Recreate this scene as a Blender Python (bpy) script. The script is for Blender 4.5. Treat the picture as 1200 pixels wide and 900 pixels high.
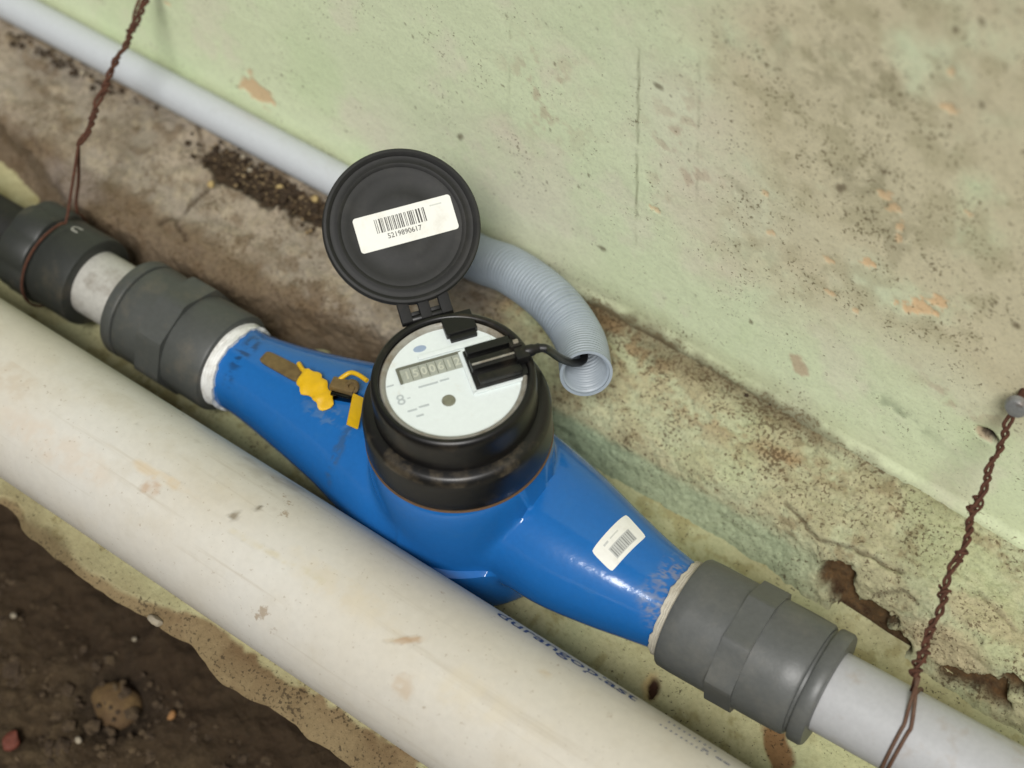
import bpy, math, random
import numpy as np
from math import sin, cos, pi, radians, sqrt, atan2
from mathutils import Vector, Matrix

for o in list(bpy.data.objects):
    bpy.data.objects.remove(o)
scene = bpy.context.scene
COL = scene.collection
random.seed(7)
S = 0.001                                   # everything below is written in millimetres

# ------------------------------------------------------------------ camera
FPX, PITCH, YAW = 1900.0, radians(54), radians(35)
RT = np.array([cos(YAW), sin(YAW), 0.0]); HD = np.array([-sin(YAW), cos(YAW), 0.0]); ZZ = np.array([0, 0, 1.0])
FW = HD * cos(PITCH) - ZZ * sin(PITCH)
UP = HD * sin(PITCH) + ZZ * cos(PITCH)
CAM = np.array([283.93, -351.54, 710.76])
cd = bpy.data.cameras.new('camera'); cam = bpy.data.objects.new('camera', cd); COL.objects.link(cam)
cd.sensor_width = 36.0; cd.lens = FPX / 1200 * 36.0
cd.clip_start = 0.02; cd.clip_end = 20.0
m = Matrix(((RT[0], UP[0], -FW[0], CAM[0] * S), (RT[1], UP[1], -FW[1], CAM[1] * S), (RT[2], UP[2], -FW[2], CAM[2] * S), (0, 0, 0, 1)))
cam.matrix_world = m
cd.dof.use_dof = True; cd.dof.focus_distance = 0.80; cd.dof.aperture_fstop = 4.8
scene.camera = cam

# ------------------------------------------------------------------ light
SUN_DIR = Vector((0.27, -0.53, 0.80)).normalized()      # towards the light
w = bpy.data.worlds.new('World'); scene.world = w; w.use_nodes = True
nt = w.node_tree; nt.nodes.clear()
sky = nt.nodes.new('ShaderNodeTexSky'); sky.sky_type = 'NISHITA'; sky.sun_disc = False
sky.sun_elevation = math.asin(SUN_DIR.z); sky.sun_rotation = atan2(SUN_DIR.x, SUN_DIR.y)
sky.air_density = 1.0; sky.dust_density = 6.0; sky.ozone_density = 1.0
hs = nt.nodes.new('ShaderNodeHueSaturation'); hs.inputs['Saturation'].default_value = 0.15
bg = nt.nodes.new('ShaderNodeBackground'); bg.inputs['Strength'].default_value = 0.06
wo = nt.nodes.new('ShaderNodeOutputWorld')
nt.links.new(sky.outputs[0], hs.inputs['Color']); nt.links.new(hs.outputs[0], bg.inputs['Color']); nt.links.new(bg.outputs[0], wo.inputs['Surface'])
sl = bpy.data.lights.new('sun', 'SUN'); sl.energy = 3.25; sl.angle = radians(18); sl.color = (1.0, 0.98, 0.95)
so = bpy.data.objects.new('sun', sl); COL.objects.link(so)
so.rotation_euler = SUN_DIR.to_track_quat('Z', 'Y').to_euler()
scene.view_settings.view_transform = 'Standard'; scene.view_settings.look = 'None'
scene.view_settings.gamma = 1.0; scene.view_settings.use_curve_mapping = False
scene.view_settings.exposure = -0.28
scene.render.engine = 'CYCLES'

# ------------------------------------------------------------------ measuring helpers
def at(px, py, axis, val):
    """point of the place seen at a photo pixel, on the plane axis = val (mm)"""
    d = FW + RT * (px - 600) / FPX - UP * (py - 450) / FPX
    return CAM + d * ((val - CAM[axis]) / d[axis])
def lin(c):
    return tuple(((v / 255) / 12.92 if v / 255 <= 0.04045 else ((v / 255 + 0.055) / 1.055) ** 2.4) for v in c)

_rng = np.random.RandomState(11)
_lat = _rng.rand(256, 256)
def vnoise(u, v, seed=0):
    u = np.asarray(u, float) + seed * 17.31; v = np.asarray(v, float) + seed * 9.77
    i = np.floor(u).astype(int); j = np.floor(v).astype(int)
    a = u - i; b = v - j; a = a * a * (3 - 2 * a); b = b * b * (3 - 2 * b)
    g = lambda p, q: _lat[p & 255, q & 255]
    return (g(i, j) * (1 - a) + g(i + 1, j) * a) * (1 - b) + (g(i, j + 1) * (1 - a) + g(i + 1, j + 1) * a) * b
def fbm(u, v, size, octv=4, seed=0, gain=0.5):
    t = 0; amp = 1; n = 0; k = 1.0 / size
    for o in range(octv):
        t = t + amp * vnoise(u * k, v * k, seed + o * 3 + 1); n += amp; amp *= gain; k *= 2.03
    return t / n
def sstep(a, b, x):
    t = np.clip((x - a) / (b - a), 0, 1); return t * t * (3 - 2 * t)

# ------------------------------------------------------------------ materials
MATS = {}
def newmat(name):
    m = bpy.data.materials.new(name); m.use_nodes = True
    n = m.node_tree; n.nodes.clear()
    out = n.nodes.new('ShaderNodeOutputMaterial'); b = n.nodes.new('ShaderNodeBsdfPrincipled')
    n.links.new(b.outputs[0], out.inputs[0])
    return m, n, b
def noise_node(n, scale, detail=4, rough=0.55, vec=None):
    t = n.nodes.new('ShaderNodeTexNoise'); t.inputs['Scale'].default_value = scale
    t.inputs['Detail'].default_value = detail; t.inputs['Roughness'].default_value = rough
    if vec is None:
        c = n.nodes.get('tc') or n.nodes.new('ShaderNodeTexCoord'); c.name = 'tc'; vec = c.outputs['Object']
    n.links.new(vec, t.inputs['Vector'])
    return t
def ramp(n, src, stops):
    r = n.nodes.new('ShaderNodeValToRGB')
    el = r.color_ramp.elements
    while len(el) < len(stops): el.new(0.5)
    for e, (p, c) in zip(el, stops):
        e.position = p; e.color = (c[0], c[1], c[2], 1) if not isinstance(c, (int, float)) else (c, c, c, 1)
    n.links.new(src, r.inputs[0]); return r
def mix(n, fac, a, b, typ='MIX'):
    x = n.nodes.new('ShaderNodeMix'); x.data_type = 'RGBA'; x.blend_type = typ
    for val, sock in ((fac, x.inputs[0]), (a, x.inputs[6]), (b, x.inputs[7])):
        if hasattr(val, 'links'): n.links.new(val, sock)
        elif isinstance(val, (int, float)): sock.default_value = val
        else: sock.default_value = (val[0], val[1], val[2], 1)
    return x.outputs[2]
def bump(n, b, src, dist, strength=1.0):
    k = n.nodes.new('ShaderNodeBump'); k.inputs['Distance'].default_value = dist; k.inputs['Strength'].default_value = strength
    n.links.new(src, k.inputs['Height']); n.links.new(k.outputs[0], b.inputs['Normal'])

def plain(name, rgb, rough=0.5, dirt=None, dirt_amt=0.5, dscale=60, metal=0.0, fine=0.12, bumpd=0.0, bscale=900, spec=0.5, rvar=0.0, dlo=0.52, dhi=0.68):
    """painted or moulded stuff with grime in clouds, a fine tonal grain and a little relief"""
    if name in MATS: return MATS[name]
    m, n, b = newmat(name)
    c = lin(rgb)
    g = noise_node(n, 380, 5, 0.6)
    col = mix(n, 1.0, c, ramp(n, g.outputs[0], [(0.25, 1 - fine * 1.4), (0.75, 1 + fine * 0.6)]).outputs[0], 'MULTIPLY')
    if dirt:
        d = noise_node(n, dscale, 9, 0.68)
        f = ramp(n, d.outputs[0], [(dlo, 0.0), (dhi, dirt_amt)]).outputs[0]
        col = mix(n, f, col, lin(dirt))
        if rvar:
            rr = n.nodes.new('ShaderNodeMath'); rr.operation = 'MULTIPLY_ADD'
            n.links.new(f, rr.inputs[0]); rr.inputs[1].default_value = rvar; rr.inputs[2].default_value = rough
            n.links.new(rr.outputs[0], b.inputs['Roughness'])
    n.links.new(col, b.inputs['Base Color'])
    if not (dirt and rvar): b.inputs['Roughness'].default_value = rough
    b.inputs['Metallic'].default_value = metal; b.inputs['Specular IOR Level'].default_value = spec
    if bumpd:
        bn = noise_node(n, bscale, 4, 0.6); bump(n, b, bn.outputs[0], bumpd)
    MATS[name] = m; return m

def ground_mat(name, rough=0.85, bumpd=0.0012, speck=(52, 42, 26), fine=0.35, grain=420):
    """masonry: colour from the mesh's own 'col' attribute (paint, mortar, stains), its alpha says how speckled it is"""
    m, n, b = newmat(name)
    at_ = n.nodes.new('ShaderNodeAttribute'); at_.attribute_name = 'col'
    g = noise_node(n, grain, 6, 0.65)
    col = mix(n, 1.0, at_.outputs['Color'], ramp(n, g.outputs[0], [(0.22, 1 - fine), (0.5, 1.0), (0.8, 1 + fine * 0.5)]).outputs[0], 'MULTIPLY')
    s1 = noise_node(n, 560, 2, 0.6); s2 = noise_node(n, 45, 3, 0.6)
    a = n.nodes.new('ShaderNodeMath'); a.operation = 'MULTIPLY_ADD'
    n.links.new(s2.outputs[0], a.inputs[0]); a.inputs[1].default_value = 0.45; n.links.new(s1.outputs[0], a.inputs[2])
    th = n.nodes.new('ShaderNodeMath'); th.operation = 'MULTIPLY_ADD'
    n.links.new(at_.outputs['Alpha'], th.inputs[0]); th.inputs[1].default_value = 0.27; n.links.new(a.outputs[0], th.inputs[2])
    f = ramp(n, th.outputs[0], [(0.90, 0.0), (1.04, 0.75)]).outputs[0]
    col = mix(n, f, col, lin(speck))
    n.links.new(col, b.inputs['Base Color']); b.inputs['Roughness'].default_value = rough
    b.inputs['Specular IOR Level'].default_value = 0.3
    bn = noise_node(n, 260, 8, 0.7); bump(n, b, bn.outputs[0], bumpd)
    return m

# ------------------------------------------------------------------ mesh helpers
def tag(o, label=None, cat=None, group=None, kind=None):
    if label: o['label'] = label
    if cat: o['category'] = cat
    if group: o['group'] = group
    if kind: o['kind'] = kind
    return o
def obj(name, V, F, mat, parent=None, smooth=True, mw=None, angle=40):
    me = bpy.data.meshes.new(name)
    V = np.asarray(V, float) * S
    me.from_pydata([tuple(v) for v in V], [], [tuple(f) for f in F]); me.validate(); me.update()
    if smooth:
        me.polygons.foreach_set('use_smooth', [True] * len(me.polygons))
        me.set_sharp_from_angle(angle=radians(angle))
    me.materials.append(mat if not isinstance(mat, str) else MATS[mat])
    o = bpy.data.objects.new(name, me); COL.objects.link(o)
    if parent: o.parent = parent
    if mw is not None: o.matrix_local = mw
    return o
def empty(name, mw):
    o = bpy.data.objects.new(name, None); COL.objects.link(o); o.matrix_world = mw; o.empty_display_size = 0.01
    return o
def frame(origin, xdir, updir):
    """matrix (metres) with local x along xdir, local z near updir"""
    x = Vector(xdir).normalized(); z = Vector(updir); z = (z - x * z.dot(x)).normalized(); y = z.cross(x)
    M = Matrix((x, y, z)).transposed().to_4x4(); M.translation = Vector(origin) * S
    return M
def merge(*parts):
    V = []; F = []
    for v, f in parts:
        k = len(V); V += [tuple(p) for p in v]; F += [tuple(i + k for i in q) for q in f]
    return V, F
def xf(part, M):
    return [tuple(M @ Vector(p)) for p in part[0]], part[1]
def lathe(prof, n=64, axis='z', wob=None, closed=False):
    """prof: list of (r, t). r = 0 ends close."""
    V = []; F = []; rings = []
    for r, t in prof:
        if r <= 1e-6:
            rings.append([len(V)]); V.append((0, 0, t))
        else:
            k = len(V); rings.append(list(range(k, k + n)))
            for i in range(n):
                a = 2 * pi * i / n; rr = r + (wob(a, t) if wob else 0)
                V.append((rr * cos(a), rr * sin(a), t))
    pairs = list(zip(rings[:-1], rings[1:]))
    if closed: pairs.append((rings[-1], rings[0]))
    for A, B in pairs:
        for i in range(n):
            j = (i + 1) % n
            if len(A) == 1 and len(B) == 1: continue
            if len(A) == 1: F.append((A[0], B[j], B[i]))
            elif len(B) == 1: F.append((A[i], A[j], B[0]))
            else: F.append((A[i], A[j], B[j], B[i]))
    if axis == 'x': V = [(t, x, y) for x, y, t in V]
    return V, F
def box(x0, x1, y0, y1, z0, z1, bev=0.0):
    """box with chamfered edges"""
    b = min(bev, (x1 - x0) / 2.01, (y1 - y0) / 2.01, (z1 - z0) / 2.01)
    if b <= 0:
        V = [(x, y, z) for z in (z0, z1) for y in (y0, y1) for x in (x0, x1)]
        return V, [(0, 2, 3, 1), (4, 5, 7, 6), (0, 1, 5, 4), (2, 6, 7, 3), (0, 4, 6, 2), (1, 3, 7, 5)]
    import bmesh
    bm = bmesh.new()
    bmesh.ops.create_cube(bm, size=1.0)
    for v in bm.verts:
        v.co = Vector(((x0 + x1) / 2 + v.co.x * (x1 - x0), (y0 + y1) / 2 + v.co.y * (y1 - y0), (z0 + z1) / 2 + v.co.z * (z1 - z0)))
    bmesh.ops.bevel(bm, geom=bm.edges[:], offset=b, segments=2, profile=0.6, affect='EDGES')
    bm.verts.index_update()
    V = [tuple(v.co) for v in bm.verts]; F = [tuple(v.index for v in f.verts) for f in bm.faces]
    bm.free(); return V, F
def smooth_path(P, n):
    P = [Vector(p) for p in P]; Q = [P[0] * 2 - P[1]] + P + [P[-1] * 2 - P[-2]]
    out = []
    segs = len(P) - 1
    for i in range(n):
        t = i / (n - 1) * segs; k = min(int(t), segs - 1); t -= k
        a, b, c, d = Q[k], Q[k + 1], Q[k + 2], Q[k + 3]
        out.append(0.5 * ((2 * b) + (c - a) * t + (2 * a - 5 * b + 4 * c - d) * t * t + (3 * b - a - 3 * c + d) * t ** 3))
    # even spacing
    L = [0]
    for p, q in zip(out[:-1], out[1:]): L.append(L[-1] + (q - p).length)
    res = []; j = 0
    for i in range(n):
        s = L[-1] * i / (n - 1)
        while j < len(L) - 2 and L[j + 1] < s: j += 1
        u = 0 if L[j + 1] == L[j] else (s - L[j]) / (L[j + 1] - L[j])
        res.append(out[j].lerp(out[j + 1], u))
    return res, L[-1]
def frames_of(path):
    T = []
    for i in range(len(path)):
        a = path[max(0, i - 1)]; b = path[min(len(path) - 1, i + 1)]; T.append((b - a).normalized())
    nrm = T[0].orthogonal().normalized(); out = []
    for i, t in enumerate(T):
        nrm = (nrm - t * nrm.dot(t)).normalized(); out.append((t, nrm, t.cross(nrm)))
    return out
def sweep(path, rad, n=12, caps=True, inner=None):
    fr = frames_of(path); V = []; F = []; N = len(path)
    R = rad if callable(rad) else (lambda i: rad)
    for i, (p, (t, a, b)) in enumerate(zip(path, fr)):
        for k in range(n):
            an = 2 * pi * k / n; V.append(tuple(p + (a * cos(an) + b * sin(an)) * R(i)))
    for i in range(N - 1):
        for k in range(n):
            j = (k + 1) % n; F.append((i * n + k, i * n + j, (i + 1) * n + j, (i + 1) * n + k))
    if inner:
        o = len(V)
        for i, (p, (t, a, b)) in enumerate(zip(path, fr)):
            for k in range(n):
                an = 2 * pi * k / n; V.append(tuple(p + (a * cos(an) + b * sin(an)) * inner(i)))
        for i in range(N - 1):
            for k in range(n):
                j = (k + 1) % n; F.append((o + i * n + j, o + i * n + k, o + (i + 1) * n + k, o + (i + 1) * n + j))
        for i in (0, N - 1):
            for k in range(n):
                j = (k + 1) % n; q = (i * n + k, i * n + j, o + i * n + j, o + i * n + k); F.append(q if i else q[::-1])
    elif caps:
        F.append(tuple(range(n))[::-1]); F.append(tuple((N - 1) * n + k for k in range(n)))
    return V, F
def text_mesh(s, size, font_offset=0.0, align='CENTER'):
    c = bpy.data.curves.new('t', 'FONT'); c.body = s; c.size = size; c.align_x = align; c.align_y = 'CENTER'; c.resolution_u = 3; c.offset = font_offset
    o = bpy.data.objects.new('t', c); COL.objects.link(o); bpy.context.view_layer.update()
    me = o.to_mesh(); V = [tuple(v.co) for v in me.vertices]; F = [tuple(p.vertices) for p in me.polygons]
    o.to_mesh_clear(); bpy.data.objects.remove(o); bpy.data.curves.remove(c)
    return V, F
def rounded_rect(w, h, r, z0, z1, k=5):
    pts = []
    for cx, cy, a0 in ((w / 2 - r, h / 2 - r, 0), (-w / 2 + r, h / 2 - r, 90), (-w / 2 + r, -h / 2 + r, 180), (w / 2 - r, -h / 2 + r, 270)):
        for i in range(k + 1):
            a = radians(a0 + 90 * i / k); pts.append((cx + r * cos(a), cy + r * sin(a)))
    n = len(pts)
    V = [(x, y, z0) for x, y in pts] + [(x, y, z1) for x, y in pts]
    F = [tuple(range(n, 2 * n)), tuple(range(n))[::-1]] + [(i, (i + 1) % n, n + (i + 1) % n, n + i) for i in range(n)]
    return V, F

# ------------------------------------------------------------------ the masonry: wall, mortar bench, ledge, broken front, floor below
YW = 140.0
ZL = -43.0
def axis_steps(a, b, lo, hi, fine, coarse):
    xs = list(np.arange(lo, hi + 0.001, fine))
    x = lo; st = fine; left = []
    while x > a: st = min(coarse, st * 1.5); x -= st; left.append(x)
    x = hi; st = fine; right = []
    while x < b: st = min(coarse, st * 1.5); x += st; right.append(x)
    return np.array(left[::-1] + xs + right)
def zbase(x): return np.interp(x, [-900, -400, -180, 40, 140, 260, 800], [4, 3, 2, 8, 1, -4, -6])
def yfoot(x): return np.interp(x, [-900, -420, -385, -345, -300, -200, -145, -110, 0, 72, 150, 260, 800], [66, 62, 57, 44, 34, 38, 53, 62, 77, 81, 78, 70, 66]) + 5 * (fbm(x, x * 0, 60, 3, 5) - 0.5)
XS = axis_steps(-1100, 900, -470, 330, 1.15, 40)

def grid_obj(name, P, C, mat, kind='structure'):
    """P: (nu, nv, 3) in mm, C: (nu, nv, 4)"""
    nu, nv = P.shape[:2]
    me = bpy.data.meshes.new(name)
    V = (P.reshape(-1, 3) * S).astype(np.float32)
    ii = np.arange(nu * nv).reshape(nu, nv)
    Q = np.stack([ii[:-1, :-1], ii[1:, :-1], ii[1:, 1:], ii[:-1, 1:]], -1).reshape(-1, 4)
    me.vertices.add(len(V)); me.vertices.foreach_set('co', V.ravel())
    me.loops.add(Q.size); me.loops.foreach_set('vertex_index', Q.ravel().astype(np.int32))
    me.polygons.add(len(Q)); me.polygons.foreach_set('loop_start', np.arange(0, Q.size, 4, dtype=np.int32))
    me.polygons.foreach_set('loop_total', np.full(len(Q), 4, np.int32))
    me.update(calc_edges=True)
    me.polygons.foreach_set('use_smooth', np.ones(len(Q), bool))
    ca = me.color_attributes.new('col', 'FLOAT_COLOR', 'POINT')
    ca.data.foreach_set('color', np.clip(C, 0, 1).reshape(-1).astype(np.float32))
    me.materials.append(mat)
    o = bpy.data.objects.new(name, me); COL.objects.link(o)
    if kind: o['kind'] = kind
    return o
class Paint:
    def __init__(s, U, V, base, speck=0.0):
        s.U, s.V = U, V
        s.C = np.empty(U.shape + (4,)); s.C[..., :3] = lin(base); s.C[..., 3] = speck
    def mixin(s, mask, rgb, amt=1.0, speck=None):
        k = np.clip(mask * amt, 0, 1)[..., None]
        s.C[..., :3] = s.C[..., :3] * (1 - k) + np.array(lin(rgb)) * k
        if speck is not None: s.C[..., 3] = s.C[..., 3] * (1 - k[..., 0]) + speck * k[..., 0]
    def blob(s, cu, cv, ru, rv, ang=0.0, rough=0.5, size=None, soft=0.12, seed=0):
        a = radians(ang); du = s.U - cu; dv = s.V - cv
        p = (du * cos(a) + dv * sin(a)) / ru; q = (-du * sin(a) + dv * cos(a)) / rv
        d = np.sqrt(p * p + q * q)
        d = d + rough * 2 * (fbm(s.U, s.V, size or max(ru, rv) * 0.6, 5, seed + 31, 0.6) - 0.5)
        return 1 - sstep(1 - soft, 1 + soft, d)
    def soft_(s, cu, cv, ru, rv=None, ang=0.0):
        rv = rv or ru; a = radians(ang); du = s.U - cu; dv = s.V - cv
        p = (du * cos(a) + dv * sin(a)) / ru; q = (-du * sin(a) + dv * cos(a)) / rv
        return np.exp(-(p * p + q * q))

# ---- wall
def build_wall():
    vs = np.concatenate([np.arange(-16, 335, 1.15), np.linspace(345, 900, 14)])
    U, V = np.meshgrid(XS, vs, indexing='ij')
    zb = zbase(U)
    W = lambda px, py: (lambda p: (p[0], p[2]))(at(px, py, 1, YW))
    pt = Paint(U, V, (214, 224, 187), 0.0)
    big = fbm(U, V, 110, 4, 1); mid = fbm(U, V, 35, 5, 2, 0.6); fin = fbm(U, V, 9, 4, 3, 0.6)
    pt.mixin(sstep(0.45, 0.75, big), (222, 221, 196), 0.6)
    pt.mixin(sstep(0.50, 0.72, mid), (221, 215, 194), 0.45)
    pt.mixin(sstep(0.5, 0.72, fbm(U, V, 70, 4, 21)), (202, 219, 174), 0.5)
    # chalky beige bloom and grime on the right part of the wall
    bloom = 0
    for px, py, r in ((650, 90, 26), (600, 150, 22), (830, 210, 36), (790, 150, 28), (860, 330, 22), (735, 60, 26)):
        bloom = bloom + pt.soft_(*W(px, py), r)
    pt.mixin(np.clip(bloom, 0, 1) * sstep(0.3, 0.62, mid), (220, 213, 190), 0.75, 0.08)
    grime = 0
    for px, py, r, k in ((990, 60, 50, 1), (930, 150, 40, .9), (1010, 240, 36, 1.15), (880, 280, 36, .7), (1150, 330, 42, .9), (1120, 150, 50, .9), (1180, 60, 60, .9), (960, 330, 30, .9), (1190, 430, 26, .7), (1060, 370, 26, .6), (900, 60, 45, .6)):
        grime = grime + k * pt.soft_(*W(px, py), r)
    right = sstep(120, 260, U) * sstep(40, 120, V)
    grime = np.clip(grime + right * 0.9, 0, 1.25)
    pt.mixin(grime * sstep(0.10, 0.52, mid), (208, 200, 168), 0.8, 0.24)
    pt.mixin(grime * sstep(0.46, 0.68, fbm(U, V, 16, 5, 8, 0.65)), (180, 173, 140), 0.5, 0.36)
    for px, py, ru, rv, an, k in ((960, 70, 28, 20, 0, .8), (1045, 265, 10, 28, 20, 1.0), (1000, 210, 24, 18, 0, .8), (870, 225, 14, 5, -40, .7), (900, 300, 26, 16, 0, .45), (1050, 100, 30, 22, 10, .5)):
        pt.mixin(pt.soft_(*W(px, py), ru, rv, an) * sstep(0.42, 0.62, fbm(U, V, 7, 5, 14, 0.7)), (134, 128, 100), 0.5 * k, 0.5)
    # mauve-brown freckles around the grime edge
    pt.mixin((pt.soft_(*W(640, 110), 24, 30) + pt.soft_(*W(800, 180), 20, 40) + pt.soft_(*W(1130, 470), 22, 12)) * sstep(0.55, 0.7, fin), (176, 150, 128), 0.55)
    # two scored vertical lines and a faint third one
    for px, y0, y1, k in ((747, 55, 282, .6), (818, 60, 235, .28), (597, 20, 130, .25)):
        x0, z0 = W(px + 1, y0); x1, z1 = W(px - 1, y1)
        t = np.clip((z0 - V) / (z0 - z1), 0, 1)
        d = np.abs(U - (x0 + (x1 - x0) * t) - 0.5 * (fbm(V, V * 0, 14, 2, 4) - 0.5))
        inside = sstep(z1 - 8, z1 + 10, V) * (1 - sstep(z0 - 14, z0 + 6, V))
        pt.mixin((1 - sstep(0.1, 1.05, d)) * inside * sstep(0.28, 0.5, fbm(U, V, 10, 3, 6)), (112, 112, 78), k)
    # paint flaked off down to the orange undercoat
    flakes = [(300, 106, 11, 10, -50), (1068, 362, 6.0, 2.8, 0), (1083, 360, 6, 3.4, 0), (1099, 353, 6.5, 4.2, 35), (1097, 367, 2.2, 1.8, 0), (1018, 307, 3.8, 3.6, 0),
              (1038, 229, 3.2, 3.0, 0), (1047, 244, 3.6, 2.4, 20), (1055, 266, 1.8, 3.4, 0), (1053, 280, 1.4, 3.2, 0), (973, 305, 2.6, 1.8, 0), (1003, 363, 1.8, 1.8, 0),
              (903, 273, 2.4, 2.0, 0), (768, 245, 2.4, 1.6, 0), (1112, 128, 3.4, 2.0, 0), (1114, 85, 1.4, 2.0, 0), (1135, 250, 2, 1.2, 0), (196, 4, 3.5, 1.2, -8), (973, 342, 2.4, 1.4, 0), (897, 226, 1.6, 1.2, 0)]
    pit = np.zeros_like(U)
    for k, (px, py, a, b, an) in enumerate(flakes):
        mk = pt.blob(*W(px, py), a, b, an, 1.1, max(a, b) * 0.55, 0.14, k)
        pt.mixin(mk, (224, 190, 146) if k != 0 else (208, 178, 138), (0.9 if k < 6 else 0.65), 0.15); pit += mk * 0.5
    mk = pt.blob(*W(937, 427), 5, 7, 40, 0.6, 5, 0.2, 40); pt.mixin(mk, (190, 168, 140), 0.8)
    # small dark flecks
    rs = np.random.RandomState(3)
    fl = [(540, 160, 2.6), (771, 102, 2.6), (690, 205, 1.2), (706, 290, 2.6), (1150, 26, 2), (1120, 35, 1.8), (898, 77, 1.2), (1150, 123, 2.2), (1038, 201, 2.2), (880, 376, 1.6), (985, 220, 3), (815, 345, 1.4), (593, 20, 1.4), (640, 30, 1), (1190, 380, 3)]
    for i in range(90):
        fl.append((rs.uniform(440, 1200), rs.uniform(0, 520), rs.uniform(0.5, 1.1)))
    for k, (px, py, r) in enumerate(fl):
        cu, cv = W(px, py)
        i0, i1 = np.searchsorted(XS, [cu - 8, cu + 8]); j0, j1 = np.searchsorted(vs, [cv - 8, cv + 8])
        if i1 - i0 < 3 or j1 - j0 < 3: continue
        sub = Paint.__new__(Paint); sub.U = U[i0:i1, j0:j1]; sub.V = V[i0:i1, j0:j1]; sub.C = pt.C[i0:i1, j0:j1]
        sub.mixin(sub.blob(cu, cv, r * .95, r * .6, rs.uniform(0, 180), 1.0, r * .8, 0.5, k), (88, 72, 50), 0.7)
    # drilled hole with a chipped rim
    hx, hz = W(1157, 510)
    chip = pt.blob(hx - 1.2, hz, 6.0, 4.0, -20, 0.35, 4, 0.15, 9); pt.mixin(chip, (190, 164, 138), 0.8, 0.1)
    hole = pt.blob(hx + 1.0, hz + 0.6, 4.4, 3.2, -28, 0.15, 4, 0.18, 10); pt.mixin(pt.blob(hx + 0.8, hz + 0.9, 5.0, 3.8, -28, 0.15, 4, 0.18, 10), (40, 28, 21), 1.0, 0.3)  # shaded inside of the hole put in as dark colour
    for px, py, a_, b_ in ((305, 146, 13, 1.4), (232, 103, 4, 1.6), (335, 166, 9, 1.2)):
        pt.mixin(pt.blob(*W(px, py), a_, b_, 0, .9, 5, .5, 140), (112, 82, 54), .8, .4)
    # damp crust along the foot of the wall
    h = V - zb
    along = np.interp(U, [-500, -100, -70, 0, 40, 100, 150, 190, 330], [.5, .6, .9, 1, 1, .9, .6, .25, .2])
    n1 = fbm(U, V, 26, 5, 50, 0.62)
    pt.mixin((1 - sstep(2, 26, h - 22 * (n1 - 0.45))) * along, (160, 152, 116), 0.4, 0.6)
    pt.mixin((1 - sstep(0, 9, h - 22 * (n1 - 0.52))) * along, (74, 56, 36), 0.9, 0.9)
    # colour-true bluish green streak low on the wall
    pt.mixin(pt.soft_(*W(1050, 480), 26, 5, -14) * sstep(0.45, 0.6, fin), (150, 160, 130), 0.7)
    Y = YW + 1.8 * (fbm(U, V, 90, 3, 60) - 0.5) + 0.4 * (fbm(U, V, 22, 3, 61) - 0.5) + 0.35 * (fin - 0.5) + 0.4 * (mid - 0.5) - 2.5 * (1 - sstep(0, 10, h)) * sstep(-200, 0, U) + 0.8 * pit + chip * 1.2 + hole * 5
    P = np.stack([U, Y, V], -1)
    # let the wall run down behind the bench
    o = grid_obj('wall', P[:, ::-1], pt.C[:, ::-1], ground_mat('wall_paint', 0.7, 0.0003, speck=(104, 92, 66), fine=0.16, grain=520), None)
    tag(o, 'pale green painted wall with grime and flaked paint behind the pipes', 'wall')
build_wall()

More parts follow.
